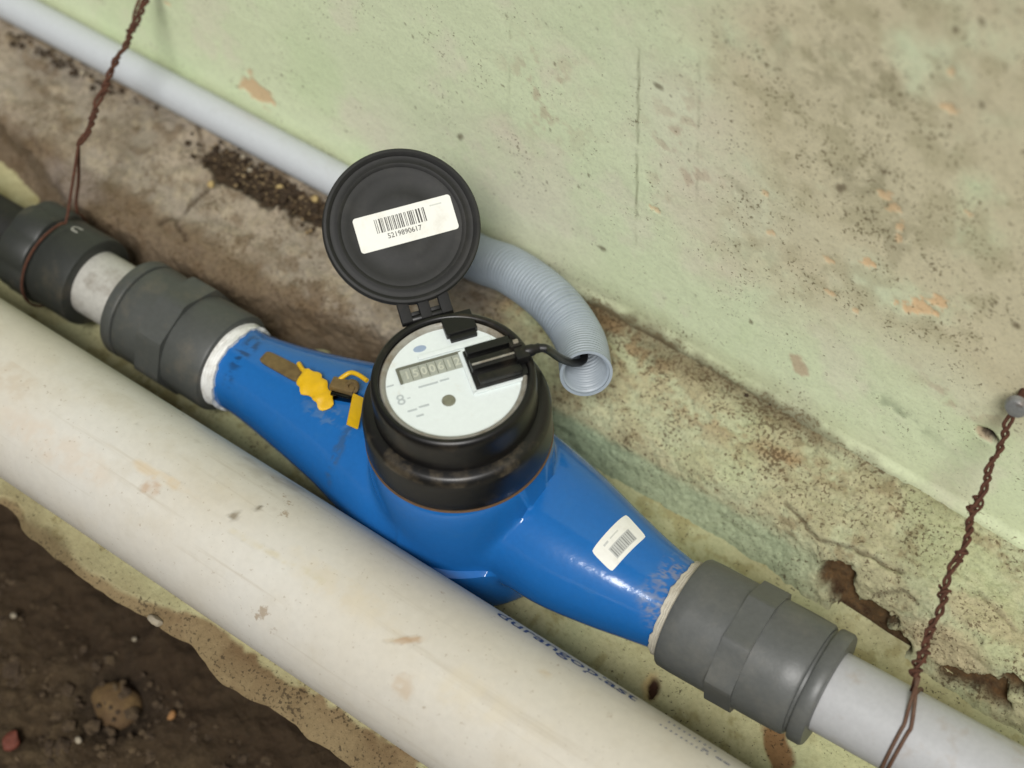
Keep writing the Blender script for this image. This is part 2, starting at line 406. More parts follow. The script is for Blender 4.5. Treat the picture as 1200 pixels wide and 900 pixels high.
# ---- mortar bench between wall and ledge
def build_bench():
    nt_ = 120
    t = np.linspace(0, 1, nt_)
    U, T = np.meshgrid(XS, t, indexing='ij')
    zb = zbase(U); yf = yfoot(U)
    left = 1 - sstep(-90, -20, U)
    # profile: behind the wall face -> crown -> brow -> foot -> under the ledge skin
    ky = [np.full_like(U, YW + 6), np.full_like(U, YW - 4), np.full_like(U, 118), yf + 16 - 4 * left, yf + 9 - 5 * left, yf + 3, yf - 3, yf - 8]
    kz = [zb + 1, zb, zb - 4 + 1 * left, -11 + 3 * left + 0 * U, -17 + 4 * left, -33 + 0 * U, ZL - 0.5 + 0 * U, ZL - 6 + 0 * U]
    kt = np.array([0, .10, .30, .58, .68, .84, .94, 1.0])
    Y = np.zeros_like(U); Z = np.zeros_like(U)
    for i in range(len(kt) - 1):
        mk = (T >= kt[i]) & (T <= kt[i + 1]); a = (T - kt[i]) / (kt[i + 1] - kt[i])
        Y = np.where(mk, ky[i] * (1 - a) + ky[i + 1] * a, Y); Z = np.where(mk, kz[i] * (1 - a) + kz[i + 1] * a, Z)
    # soften the corners along the profile
    for _ in range(10):
        Y[:, 1:-1] = (Y[:, :-2] + 2 * Y[:, 1:-1] + Y[:, 2:]) / 4; Z[:, 1:-1] = (Z[:, :-2] + 2 * Z[:, 1:-1] + Z[:, 2:]) / 4
    D = (YW - Y) + 0.8 * (5 - Z)          # unrolled distance from the wall
    B = lambda px, py, z=-6: (lambda p: (p[0], (YW - p[1]) + 0.8 * (5 - z)))(at(px, py, 2, z))
    pt = Paint(U, D, (178, 180, 146), 0.28)
    big = fbm(U, D, 60, 4, 71); mid = fbm(U, D, 22, 5, 72, 0.62); fin = fbm(U, D, 7, 4, 73, 0.62)
    pt.mixin(sstep(0.42, 0.62, mid), (158, 144, 110), 0.45, 0.5)
    pt.mixin(sstep(0.50, 0.66, fin), (188, 182, 146), 0.45)
    pt.mixin(sstep(0.50, 0.68, big), (178, 184, 142), 0.55)
    # russet wash on the crown right of the hose
    for px, py, ru, rv, an, k in ((930, 540, 26, 7, -8, .9), (760, 420, 26, 12, 0, .8), (830, 490, 30, 12, -5, .6), (720, 380, 22, 10, 0, .9), (600, 350, 26, 14, 0, .8)):
        pt.mixin(pt.soft_(*B(px, py), ru, rv, an) * sstep(0.35, 0.6, fin), (142, 108, 72), 0.8 * k, 0.8)
    pt.mixin(sstep(0.58, 0.72, fbm(U, D, 12, 5, 75, 0.65)), (116, 92, 60), 0.45, 0.7)
    # dark crust next to the wall
    n1 = fbm(U, D, 22, 5, 76, 0.62)
    pt.mixin((1 - sstep(4, 20, D - 26 * (n1 - 0.45))) * sstep(-150, -60, U) * (1 - 0.6 * sstep(130, 200, U)), (92, 74, 50), 0.6, 0.8)
    # greenish grey paint on the riser to the right
    ris = sstep(74, 82, D + 6 * (mid - 0.5)) * (1 - sstep(112, 120, D)) * (1 - left) * (1 - sstep(150, 190, U))
    pt.mixin(ris, (160, 172, 140), 0.85, 0.12)
    pt.mixin(ris * pt.soft_(*B(690, 510, -25), 34, 60), (134, 152, 126), 0.6, 0.1)  # deeper grey-green patch on the riser right of the meter
    pt.mixin(sstep(112, 120, D) * (1 - left), (172, 170, 112), 0.8, 0.2)
    # black mould line along its foot
    dl = np.abs(D - (118 + 5 * (fbm(U, D, 30, 3, 77) - 0.5)))
    pt.mixin((1 - sstep(1, 7 * fbm(U, D, 18, 4, 78) + 1, dl)) * (1 - left) * sstep(40, 70, U) * (1 - sstep(150, 200, U)) * sstep(.35, .55, n1), (66, 56, 36), 0.85, 0.6)
    # broken rust-brown hollows low on the right
    hol = np.zeros_like(U); HH = lambda px, py: B(px, py, -25)
    for k, (px, py, ru, rv, an) in enumerate(((975, 678, 14, 8, -75), (1005, 725, 17, 9, -40), (1040, 755, 12, 6, 0), (1130, 800, 15, 5, -20), (1165, 815, 9, 6, 40), (1185, 800, 6, 5, 0))):
        hol = np.maximum(hol, pt.blob(*HH(px, py), ru, rv, an, 0.7, 9, 0.2, 80 + k))
    for k, (px, py, ru, rv, z) in enumerate(((985, 695, 9, 8, -30), (998, 716, 10, 8, -34), (1018, 742, 11, 7, -36), (1034, 752, 9, 6, -38))):
        hol = np.maximum(hol, pt.blob(*B(px, py, z), ru, rv, 0, 0.6, 7, 0.2, 180 + k))
    pt.mixin(hol, (92, 66, 38), 0.97, 0.9)
    pt.mixin(hol * sstep(0.45, 0.62, fbm(U, D, 6, 4, 79, 0.6)), (58, 40, 24), 0.85, 0.9)
    pale = np.maximum(pt.blob(*HH(1110, 760), 26, 13, 0, 0.6, 14, 0.3, 90), pt.blob(*HH(1160, 720), 20, 10, 0, 0.6, 14, 0.3, 91))
    pt.mixin(pale * (1 - hol), (180, 164, 132), 0.55, 0.4)
    # fine cracks
    crk = np.zeros_like(U)
    def crack(pts, wd, k=1.0, z=-8):
        nonlocal crk
        q = [B(a, b, z) for a, b in pts]
        jx = 3 * (fbm(U, D, 6, 3, 95) - 0.5); jy = 3 * (fbm(U, D, 6, 3, 96) - 0.5)
        for (x0, d0), (x1, d1) in zip(q[:-1], q[1:]):
            L2 = (x1 - x0) ** 2 + (d1 - d0) ** 2
            s_ = np.clip(((U + jx - x0) * (x1 - x0) + (D + jy - d0) * (d1 - d0)) / L2, 0, 1)
            d = np.hypot(U + jx - x0 - s_ * (x1 - x0), D + jy - d0 - s_ * (d1 - d0))
            crk = np.maximum(crk, k * (1 - sstep(wd * 0.4, wd, d)))
    crack(((925, 590), (960, 632), (1000, 640), (1060, 670)), 1.8, .8, -16)
    crack(((1020, 700), (1060, 690), (1090, 720)), 1.5, .7, -20); crack(((1150, 690), (1190, 735)), 1.3, .5, -20)
    # ---- bare mortar on the left
    lm = sstep(0.35, 0.65, left + 0.9 * (mid - 0.5))
    keep = pt.C.copy()
    pt.C[..., :3] = lin((148, 138, 122)); pt.C[..., 3] = 0.25
    pt.mixin(sstep(0.42, 0.62, mid), (132, 119, 100), 0.7, 0.45)
    pt.mixin(sstep(0.46, 0.62, fbm(U, D, 34, 4, 83)), (164, 151, 132), 0.6, 0.3)
    pt.mixin(sstep(0.55, 0.68, fin), (178, 164, 138), 0.4)
    pt.mixin(sstep(0.56, 0.70, fbm(U, D, 15, 5, 84, .66)), (104, 86, 64), 0.6, 0.5)
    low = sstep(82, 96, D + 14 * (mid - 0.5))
    pt.mixin(low, (104, 86, 64), 0.8, 0.4)  # riser coloured dark brown to stand in for shade under the brow
    pt.mixin(pt.blob(*B(90, 215, -12), 24, 15, 0, 0.5, 20, 0.4, 99), (140, 130, 122), 0.5)
    pt.mixin(pt.soft_(*B(20, 40, 0), 40, 12) * sstep(.4, .6, fin), (100, 84, 56), 0.8, 0.8)
    # damp black soil pocket under the conduit
    soil = np.maximum.reduce([pt.blob(*B(270, 195, 0), 20, 13, 0, 0.5, 12, 0.2, 101), pt.blob(*B(320, 225, 0), 26, 12, 0, 0.5, 12, 0.2, 102), pt.blob(*B(375, 250, 0), 22, 9, 0, 0.5, 12, 0.2, 103)])
    pt.mixin(soil, (52, 40, 26), 0.95, 0.8)
    crack(((262, 190), (240, 222), (212, 245), (180, 258)), 2.6, 1, -2); crack(((212, 245), (205, 262), (216, 280)), 2.0, 1, -6); crack(((232, 140), (236, 175)), 2.0, .8, 0)
    crack(((350, 235), (340, 262), (370, 275)), 1.8, .8, -2)
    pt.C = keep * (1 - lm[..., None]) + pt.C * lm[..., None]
    pt.mixin(crk * sstep(.3, .5, fin), (70, 56, 40), 0.75, 0.6)
    # relief
    amp = 1.0 + 0.8 * left
    disp = 5.0 * amp * (big - 0.5) + 4.2 * amp * (mid - 0.5) + 2.3 * amp * (fin - 0.5) - 2.2 * crk - 8.5 * hol - 3.5 * soil * lm + 1.2 * (fbm(U, D, 3.0, 2, 88) - 0.5)
    edge = sstep(0, 0.10, T)
    disp = disp * edge
    dY = np.gradient(Y, axis=1); dZ = np.gradient(Z, axis=1); L = np.hypot(dY, dZ) + 1e-9
    ny, nz = dZ / L, -dY / L
    P = np.stack([U + 0.0 * disp, Y + ny * disp, Z + nz * disp], -1)
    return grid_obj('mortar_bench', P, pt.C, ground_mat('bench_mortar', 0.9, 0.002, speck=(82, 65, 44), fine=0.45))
build_bench()

# ---- painted ledge and its broken front
def yedge(x): return -139 + 15 * (fbm(x, x * 0, 38, 4, 41) - 0.5) + np.interp(x, [-420, -260, -215, -190, -150, -120, -60, 0, 60], [4, 6, 12, 3, 0, 0, 4, 4, 0])
def build_ledge():
    t = np.linspace(0, 1, 215)
    U, T = np.meshgrid(XS, t, indexing='ij')
    ye = yedge(U); y0 = yfoot(U) + 6
    Y = y0 + (ye - y0) * T
    pt = Paint(U, Y, (184, 179, 138), 0.14)
    G = lambda px, py: (lambda p: (p[0], p[1]))(at(px, py, 2, ZL))
    big = fbm(U, Y, 70, 4, 111); mid = fbm(U, Y, 24, 5, 112, .6); fin = fbm(U, Y, 7, 4, 113, .6)
    pt.mixin(sstep(.42, .66, big), (180, 183, 142), .7); pt.mixin(sstep(.5, .68, mid), (166, 158, 116), .5, .3); pt.mixin(sstep(.56, .7, fin), (196, 193, 150), .35)
    pt.mixin(sstep(.56, .66, fbm(U, Y, 14, 5, 117, .66)), (140, 128, 78), .5, .35)
    fr = -Y + ye                       # minus distance from the front edge
    d = Y - ye
    # mortar showing along the broken edge
    n1 = fbm(U, Y, 26, 4, 114, .6)
    rag = np.interp(U, [-420, -230, -190, -150, -100, -60, 60, 90, 140], [0, 2, 5, 4, 6, 16, 20, 10, 3])
    worn = 1 - sstep(-1, 2, d - rag * (0.35 + 1.2 * n1))
    pt.mixin(worn, (132, 110, 80), .95, .45); pt.mixin(worn * sstep(.45, .62, mid), (108, 84, 58), .85, .5)
    pt.mixin(pt.blob(*G(40, 640), 34, 12, 0, .5, 18, .3, 118), (74, 62, 40), .9, .5)
    pt.mixin((1 - sstep(2, 34, d + 22 * (n1 - .5))), (122, 108, 76), .6, .4)
    # chip and stains
    chip = pt.blob(*G(766, 806), 6.2, 2.6, -70, .3, 4, .25, 115); pt.mixin(pt.blob(*G(763, 804), 8, 4.2, -70, .4, 4, .4, 116), (190, 160, 108), .6); pt.mixin(chip, (60, 36, 22), 1, .2)  # pit of the chip coloured dark for the shade inside it
    st = pt.blob(*G(912, 880), 19, 6, -45, .5, 8, .2, 119); pt.mixin(st, (126, 92, 58), .95, .5)
    Z = ZL + 2.2 * (big - .5) + 1.1 * (mid - .5) + .5 * (fin - .5) - 3.5 * chip - 1.2 * st - worn * 2.5 * sstep(0, 1, 1 - d / 14.0) - 1.2 * (1 - sstep(0, 5, d))
    P = np.stack([U, Y, Z], -1)
    grid_obj('concrete_ledge', P, pt.C, ground_mat('ledge_paint', .75, .0008, fine=.22))
    # the face below the edge
    t2 = np.linspace(0, 1, 46); U2, T2 = np.meshgrid(XS, t2, indexing='ij')
    ye2 = yedge(U2); zt = Z[:, -1][:, None] + 0 * T2
    Zf = zt + (-190 - zt) * T2
    lump = fbm(U2, Zf, 34, 4, 121, .6) - .5
    Yf = ye2 + 80 * T2 ** .8 * (1 + 0 * U2) + 9 * lump * sstep(0, .2, T2) * 1.6 - 2.0 * sin(pi) 
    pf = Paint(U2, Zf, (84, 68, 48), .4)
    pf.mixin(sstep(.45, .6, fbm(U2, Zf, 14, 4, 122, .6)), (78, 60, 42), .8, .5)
    pf.mixin((1 - sstep(2, 10, zt - Zf)) * sstep(.3, .5, fbm(U2, Zf, 20, 3, 123)), (150, 126, 92), .9, .4)
    grid_obj('ledge_front', np.stack([U2, Yf, Zf], -1), pf.C, ground_mat('ledge_mortar', .9, .0015, fine=.4))
build_ledge()

# ---- earth floor below the ledge
def build_floor():
    xs = axis_steps(-1100, 900, -330, 140, 2.0, 40); ys = axis_steps(-1400, -60, -330, -80, 2.0, 50)
    U, V = np.meshgrid(xs, ys, indexing='ij')
    pt = Paint(U, V, (70, 56, 37), .3)
    big = fbm(U, V, 70, 4, 131); mid = fbm(U, V, 20, 5, 132, .6); fin = fbm(U, V, 7, 3, 133, .6)
    pt.mixin(sstep(.4, .65, big), (54, 41, 25), .8, .5); pt.mixin(sstep(.48, .66, mid), (88, 74, 52), .6, .3); pt.mixin(sstep(.6, .72, fin), (98, 82, 58), .5)
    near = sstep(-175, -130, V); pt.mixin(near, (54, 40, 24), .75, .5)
    Z = -168 + 16 * (big - .5) + 12 * (mid - .5) + 5 * (fin - .5)
    c = at(134, 820, 2, -166)
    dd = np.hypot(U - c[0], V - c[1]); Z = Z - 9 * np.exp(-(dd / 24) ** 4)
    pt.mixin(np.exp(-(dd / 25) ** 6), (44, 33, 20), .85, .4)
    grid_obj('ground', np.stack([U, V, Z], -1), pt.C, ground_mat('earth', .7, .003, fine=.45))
build_floor()

# ------------------------------------------------------------------ stones
def stone(name, c, r, sq, mat, label, cat, seed, group=None, rot=0, parent=None, sub=3, power=1.0):
    import bmesh
    bm = bmesh.new(); bmesh.ops.create_icosphere(bm, subdivisions=sub, radius=1.0)
    rs = np.random.RandomState(seed); dirs = rs.randn(9, 3); dirs /= np.linalg.norm(dirs, axis=1)[:, None]; hs_ = rs.uniform(.62, .95, 9)
    for v in bm.verts:
        p = np.array(v.co); k = 1.0
        for d_, h_ in zip(dirs, hs_):
            q = p @ d_
            if q > h_: k = min(k, h_ / q)
        k *= 1 + .08 * (vnoise(p[0] * 3 + seed, p[1] * 3 + p[2] * 2) - .5)
        v.co = Vector(p * k)
    bm.verts.index_update()
    a = rot
    V = [(r * sq[0] * (v.co.x * cos(a) - v.co.y * sin(a)), r * sq[1] * (v.co.x * sin(a) + v.co.y * cos(a)), r * sq[2] * v.co.z) for v in bm.verts]
    F = [tuple(v.index for v in f.verts) for f in bm.faces]; bm.free()
    o = obj(name, V, F, mat, parent, angle=50)
    o.location = Vector(c) * S
    if label: tag(o, label, cat, group)
    return o
plain('stone_ochre', (104, 82, 48), .85, (74, 54, 32), .8, 45, fine=.3, bumpd=.001, bscale=160, dlo=.42, dhi=.6)
plain('stone_red', (104, 52, 36), .75, (90, 40, 26), .6, 60, fine=.3, bumpd=.0006, bscale=260)
plain('stone_white', (150, 140, 120), .75, (140, 126, 100), .6, 90, fine=.2)
plain('stone_orange', (140, 100, 56), .8, (120, 84, 44), .6, 90, fine=.25)
plain('stone_yellow', (172, 150, 100), .8, (130, 104, 62), .6, 90, fine=.25)
stone('stone', at(136, 826, 2, -177), 16.0, (1.05, 1.0, .72), 'stone_ochre', 'ochre brown stone sunk in a hollow of the earth floor', 'stone', 3, rot=.6)
stone('pebble', at(14, 868, 2, -166), 6.2, (.85, 1.15, .7), 'stone_red', 'red brick-coloured pebble at the lower left corner', 'pebble', 5, rot=.5)
stone('pebble', at(92, 867, 2, -165), 2.3, (1, 1, .8), 'stone_white', 'small white pebble below the ochre stone', 'pebble', 6)
stone('pebble', at(201, 838, 2, -164), 3.0, (.8, 1.1, .8), 'stone_orange', 'small orange pebble right of the ochre stone', 'pebble', 8)
stone('pebble', at(16, 721, 2, -164), 2.0, (1, 1, .8), 'stone_white', 'tiny pale pebble at the left edge of the earth floor', 'pebble', 9)
stone('pebble', at(158, 749, 2, -164), 1.8, (1, .9, .8), 'stone_white', 'tiny pale pebble above the ochre stone', 'pebble', 10)
stone('pebble', at(182, 727, 2, ZL - 1), 3.6, (1.4, .8, .7), 'stone_white', 'whitish chip lying on the broken ledge edge', 'chip', 12)
# bits caught in the soil under the conduit
bits = [(247, 216, 2.6, 'stone_yellow', 'yellowish grit lump at the mortar crack'), (285, 184, 2.2, 'stone_white', 'pale grit bit under the middle of the grey conduit'), (328, 219, 2.8, 'stone_yellow', 'yellow grit lump in the dark soil under the conduit'),
        (369, 233, 2.8, 'stone_yellow', 'yellow grit lump beside the black lid under the conduit'), (293, 200, 2.0, 'stone_white', 'small pale grit bit in the soil pocket'), (96, 85, 2.4, 'stone_white', 'white grit bit under the conduit near the left wire'), (125, 180, 2.2, 'stone_white', 'white grit bit on the mortar right of the left wire')]
for k, (px, py, r, mt_, lb) in enumerate(bits):
    stone('grit', at(px, py, 2, 0.5 if py < 175 or px > 200 else -4), r, (1.1, .9, .8), mt_, lb, 'grit', 20 + k, rot=k, sub=2)
# loose soil crumbs: nobody could count them
plain('soil', (58, 44, 28), .95, (92, 72, 46), .7, 300, fine=.4)
plain('soil_pale', (140, 120, 88), .95, (96, 76, 50), .7, 300, fine=.4)
def crumbs(name, mat, seed, mult, rmin, rmax, label):
    import bmesh
    base = bmesh.new(); bmesh.ops.create_icosphere(base, subdivisions=1, radius=1.0); base.verts.index_update()
    bv = [v.co.copy() for v in base.verts]; bf = [tuple(v.index for v in f.verts) for f in base.faces]; base.free()
    V = []; F = []; rs = np.random.RandomState(seed)
    spots = [(270, 190, 20, 9, 60, 0), (320, 218, 26, 9, 90, 0), (372, 246, 22, 8, 60, 0), (60, 66, 60, 5, 40, 0), (690, 352, 20, 5, 30, 4), (800, 410, 60, 5, 50, 4), (620, 330, 30, 6, 30, 4)]
    for px, py, sx, sy, n, z in spots:
        c = at(px, py, 2, z)
        for i in range(int(n * mult)):
            p = (c[0] + rs.randn() * sx * .6, c[1] + rs.randn() * sy * .6, z - 1 + rs.rand() * 2); r = rs.uniform(rmin, rmax) if rs.rand() < .9 else rmax * 1.25
            if p[1] > YW - 3: continue
            k = len(V); V += [(p[0] + q.x * r * rs.uniform(.7, 1.2), p[1] + q.y * r * rs.uniform(.7, 1.2), p[2] + q.z * r * .8) for q in bv]; F += [tuple(i_ + k for i_ in f) for f in bf]
    o = obj(name, V, F, mat, smooth=False)
    tag(o, label, 'soil', kind='stuff')
def clods():
    import bmesh
    base = bmesh.new(); bmesh.ops.create_icosphere(base, subdivisions=1, radius=1.0); base.verts.index_update()
    bv = np.array([v.co for v in base.verts]); bf = [tuple(v.index for v in f.verts) for f in base.faces]; base.free()
    rs = np.random.RandomState(77); V = []; F = []
    for i in range(1500):
        x = rs.uniform(-330, 60); y = rs.uniform(-330, -125); r = min(9.0, .9 + rs.exponential(1.3))
        z = -168 + 16 * (fbm(np.array([x]), np.array([y]), 70, 4, 131)[0] - .5) + 12 * (fbm(np.array([x]), np.array([y]), 20, 5, 132, .6)[0] - .5)
        k = len(V); q = bv * (r * rs.uniform(.6, 1.2, bv.shape)) * np.array([1, 1, .7]); V += [(x + a, y + b, z + c_ - .3 * r) for a, b, c_ in q]; F += [tuple(j + k for j in f) for f in bf]
    o = obj('soil_clods', V, F, 'clod'); tag(o, 'dark brown earth clods strewn over the floor below the ledge', 'soil', kind='stuff')
plain('clod', (66, 52, 35), .9, (92, 76, 52), .8, 60, fine=.4, bumpd=.002, bscale=220, dlo=.45, dhi=.65)
clods()
crumbs('soil_crumbs', 'soil', 5, 2.6, .5, 1.7, 'dark loose soil crumbs lying along the mortar bench')
crumbs('mortar_crumbs', 'soil_pale', 15, .9, .4, 1.1, 'pale brown mortar crumbs among the dark soil on the bench')
# ------------------------------------------------------------------ materials of the fittings
plain('blue_paint', (28, 98, 166), .12, (66, 112, 142), .16, 70, fine=.05, bumpd=.00016, bscale=130, rvar=.5, dlo=.56, dhi=.75)
plain('grey_pvc', (86, 88, 86), .42, (120, 117, 108), .4, 40, fine=.10, bumpd=.00008, bscale=700, dlo=.5, dhi=.75)
plain('grey_pvc_dark', (70, 72, 69), .5, (106, 98, 84), .45, 60, fine=.10, dlo=.5, dhi=.72)
plain('pipe_grey', (172, 173, 174), .40, (150, 132, 112), .5, 60, fine=.06, dlo=.54, dhi=.72)
plain('pipe_pale', (174, 172, 165), .55, (116, 108, 95), .75, 55, fine=.12, dlo=.46, dhi=.66)
plain('conduit_grey', (180, 184, 187), .42, (150, 148, 140), .35, 40, fine=.04, dlo=.55, dhi=.75)
plain('hose_grey', (152, 162, 170), .42, (120, 128, 132), .3, 60, fine=.04)
plain('black_plastic', (13, 13, 12), .42, (88, 76, 58), .22, 60, fine=.2, rvar=.25, dlo=.55, dhi=.78)
plain('black_dusty', (13, 12, 11), .35, (96, 84, 66), .35, 48, fine=.2, rvar=.3, dlo=.54, dhi=.78)
plain('black_shelf', (17, 16, 14), .38, (112, 100, 80), .6, 55, fine=.2, dlo=.52, dhi=.76)
plain('lid_black', (34, 34, 33), .68, (64, 62, 57), .35, 50, fine=.12, dlo=.5, dhi=.75)
plain('grey_pvc_black', (44, 46, 43), .5, (86, 78, 64), .45, 60, fine=.1)
plain('dark_pipe', (16, 16, 12), .6, (60, 54, 40), .5, 60)
plain('dial_white', (220, 228, 226), .14, (196, 186, 164), .5, 90, fine=.03, dlo=.58, dhi=.75)
plain('bezel', (150, 148, 138), .3, (110, 96, 74), .7, 110, fine=.1, dlo=.45, dhi=.65)
plain('window_grey', (162, 166, 154), .3, (132, 132, 116), .4, 200, fine=.1)
plain('digit_pale', (192, 194, 178), .5, fine=.1)
plain('window_edge', (104, 106, 92), .5, fine=.1)
plain('print_grey', (176, 184, 184), .5, fine=.05)
plain('print_blue', (150, 166, 188), .5, fine=.05)
plain('sensor_dot', (122, 122, 104), .3, (84, 80, 62), .6, 300)
plain('sticker', (226, 226, 218), .38, (196, 190, 176), .4, 90, fine=.03)
plain('ink', (62, 60, 56), .6, fine=.2)
plain('bar_grey', (140, 142, 138), .6, fine=.1)
plain('ink_grey', (190, 192, 188), .6, fine=.1)
plain('ink_light', (196, 198, 190), .6, fine=.05)
plain('ptfe', (226, 226, 222), .6, (176, 170, 158), .5, 120, fine=.08, bumpd=.0003, bscale=600)
plain('ptfe_old', (186, 180, 164), .7, (132, 122, 100), .6, 120, fine=.1, bumpd=.0003, bscale=600)
plain('brass', (118, 98, 62), .5, (84, 66, 40), .6, 120, metal=.25, fine=.2)
plain('yellow_plastic', (216, 172, 18), .42, (190, 150, 40), .4, 130, fine=.06)
plain('rust', (88, 52, 34), .85, (66, 36, 22), .8, 260, fine=.35, bumpd=.0004, bscale=900, dlo=.4, dhi=.6)
plain('wire_old', (100, 76, 60), .7, (84, 54, 36), .8, 200, fine=.3, dlo=.4, dhi=.6)
plain('zinc', (150, 152, 152), .4, (96, 76, 58), .7, 140, metal=.5, fine=.15)
plain('gasket', (98, 74, 50), .7, fine=.2)
plain('ink_blue', (44, 62, 112), .55, (150, 154, 156), .5, 260, fine=.2, dlo=.60, dhi=.70)
plain('hinge_black', (17, 17, 16), .75, (60, 52, 40), .2, 60, fine=.1)
plain('cable_black', (26, 26, 26), .45, fine=.1)

_n = MATS['blue_paint'].node_tree; _b = [k for k in _n.nodes if k.type == 'BSDF_PRINCIPLED'][0]
_a = _n.nodes.new('ShaderNodeAttribute'); _a.attribute_name = 'col'; _src = _b.inputs['Base Color'].links[0].from_socket
_n.links.new(mix(_n, _a.outputs['Alpha'], _src, _a.outputs['Color']), _b.inputs['Base Color'])
def white_pipe_mat():
    m, n, b = newmat('white_pvc')
    base = lin((201, 198, 188))
    c1 = noise_node(n, 9, 5, .6); c2 = noise_node(n, 38, 8, .66); c3 = noise_node(n, 240, 5, .6); c4 = noise_node(n, 70, 6, .7)
    col = mix(n, ramp(n, c1.outputs[0], [(.36, 0.0), (.60, .9)]).outputs[0], base, lin((196, 190, 175)))
    col = mix(n, ramp(n, c2.outputs[0], [(.54, 0.0), (.74, .4)]).outputs[0], col, lin((182, 172, 150)))
    col = mix(n, ramp(n, c4.outputs[0], [(.655, 0.0), (.70, .6)]).outputs[0], col, lin((136, 112, 80)))
    col = mix(n, 1.0, col, ramp(n, c3.outputs[0], [(.25, .94), (.7, 1.02)]).outputs[0], 'MULTIPLY')
    c6 = noise_node(n, 520, 2, .5)
    col = mix(n, ramp(n, c6.outputs[0], [(.68, 0.0), (.74, .45)]).outputs[0], col, lin((140, 122, 94)))
    mp = n.nodes.new('ShaderNodeMapping'); mp.inputs['Scale'].default_value = (5, 120, 120); n.links.new(n.nodes['tc'].outputs['Object'], mp.inputs['Vector'])
    s5 = noise_node(n, 1.0, 7, .6, mp.outputs[0])
    col = mix(n, ramp(n, s5.outputs[0], [(.60, 0.0), (.70, .5)]).outputs[0], col, lin((168, 158, 138)))
    a = n.nodes.new('ShaderNodeAttribute'); a.attribute_name = 'col'
    col = mix(n, a.outputs['Alpha'], col, a.outputs['Color'])
    n.links.new(col, b.inputs['Base Color']); b.inputs['Roughness'].default_value = .48
    MATS['white_pvc'] = m; return m
white_pipe_mat()

# ------------------------------------------------------------------ big white pipe in front
PY, PZ, PR = -87.5, -2.6, 40.2
xs = axis_steps(-1050, 850, -330, 260, 1.6, 40); th = np.linspace(0, 2 * pi, 161)
U, T = np.meshgrid(xs, th, indexing='ij')
A = T * PR                                             # girth in mm, 0 = top, growing towards the viewer
pt = Paint(U, A, (0, 0, 0)); pt.C[..., 3] = 0
def on_pipe(px, py):
    d = FW + RT * (px - 600) / FPX - UP * (py - 450) / FPX; o = CAM - np.array([0, PY, PZ])
    a = d[1] ** 2 + d[2] ** 2; b = o[1] * d[1] + o[2] * d[2]; c = o[1] ** 2 + o[2] ** 2 - PR ** 2
    t = (-b - sqrt(max(0, b * b - a * c))) / a; p = o + d * t
    return p[0], (atan2(-p[1], p[2]) % (2 * pi)) * PR
def stain(px, py, ru, rv, an, rgb, amt, seed, rough=.9, soft=.45):
    u, a_ = on_pipe(px, py)
    mk = pt.blob(u, a_, ru, rv, an, rough, None, soft, seed) * amt * (.25 + .75 * sstep(.36, .6, fbm(U, A, 5, 4, seed + 3, .65)))
    k = mk[..., None] > pt.C[..., 3:4]
    pt.C = np.where(k, np.concatenate([np.broadcast_to(np.array(lin(rgb)), mk.shape + (3,)), mk[..., None]], -1), pt.C)
for i, (px, py, ru, rv, an, rgb, amt) in enumerate(((330, 563, 18, 5, -4, (150, 140, 118), .55), (345, 570, 10, 4, 0, (128, 118, 98), .5), (305, 555, 12, 5, 0, (160, 152, 132), .4), (175, 572, 5, 4, 20, (168, 130, 90), .55), (480, 750, 7, 1.5, -35, (160, 124, 80), .7), (468, 750, 11, 1.0, -35, (170, 150, 110), .5),
        (470, 806, 5, 6, 0, (176, 150, 116), .45), (303, 596, 1.6, 1.4, 0, (96, 84, 64), .8), (275, 605, 2, 2.6, 30, (110, 96, 72), .75), (320, 597, 1.2, 1, 0, (120, 90, 60), .7), (160, 497, 1.4, 1.2, 0, (96, 84, 64), .7), (232, 517, 1.8, 1.4, 0, (120, 112, 92), .6), (20, 445, 12, 10, 0, (178, 160, 134), .4),
        (190, 560, 24, 2.4, -3, (196, 168, 120), .45), (340, 660, 30, 1.6, -4, (186, 172, 128), .4), (270, 420 + 155, 10, 5, 0, (188, 178, 156), .35), (120, 460, 26, 7, 0, (180, 174, 156), .4), (640, 790, 3, 2, 0, (180, 150, 90), .5), (400, 690, 26, 9, 0, (196, 182, 150), .35), (560, 820, 26, 10, 0, (202, 190, 160), .3), (60, 520, 30, 8, 0, (196, 176, 152), .35))):
    stain(px, py, ru, rv, an, rgb, amt, 200 + i)
P = np.stack([U, PY - PR * np.sin(T), PZ + PR * np.cos(T)], -1)
wp = grid_obj('white_pipe', P[:, ::-1], pt.C[:, ::-1], MATS['white_pvc'], None)
tag(wp, 'thick dirty white plastic pipe running along the front of the ledge', 'pipe')
def pipe_print(txt, x0, th0, size, sx, mat, name):
    V, F = text_mesh(txt, size, 0.10, 'LEFT')
    R = PR + .12
    Vn = [(x0 + x * sx, PY - R * sin(th0 - y / R), PZ + R * cos(th0 - y / R)) for x, y, _ in V]
    o = obj(name, Vn, F, mat, wp, smooth=False); return o
tx0, ta = on_pipe(583, 718)
ta = ta / PR
pipe_print('durangoplast', tx0, ta, 11.5, 1.32, 'ink_blue', 'printed_name')
tx1, tb = on_pipe(776, 846)
pipe_print('//////////', tx1, tb / PR, 12, .8, 'ink_blue', 'printed_mark')
tx2, tb = on_pipe(823, 876)
pipe_print('- --  o', tx2, tb / PR, 9, 1.3, 'ink_blue', 'printed_mark')

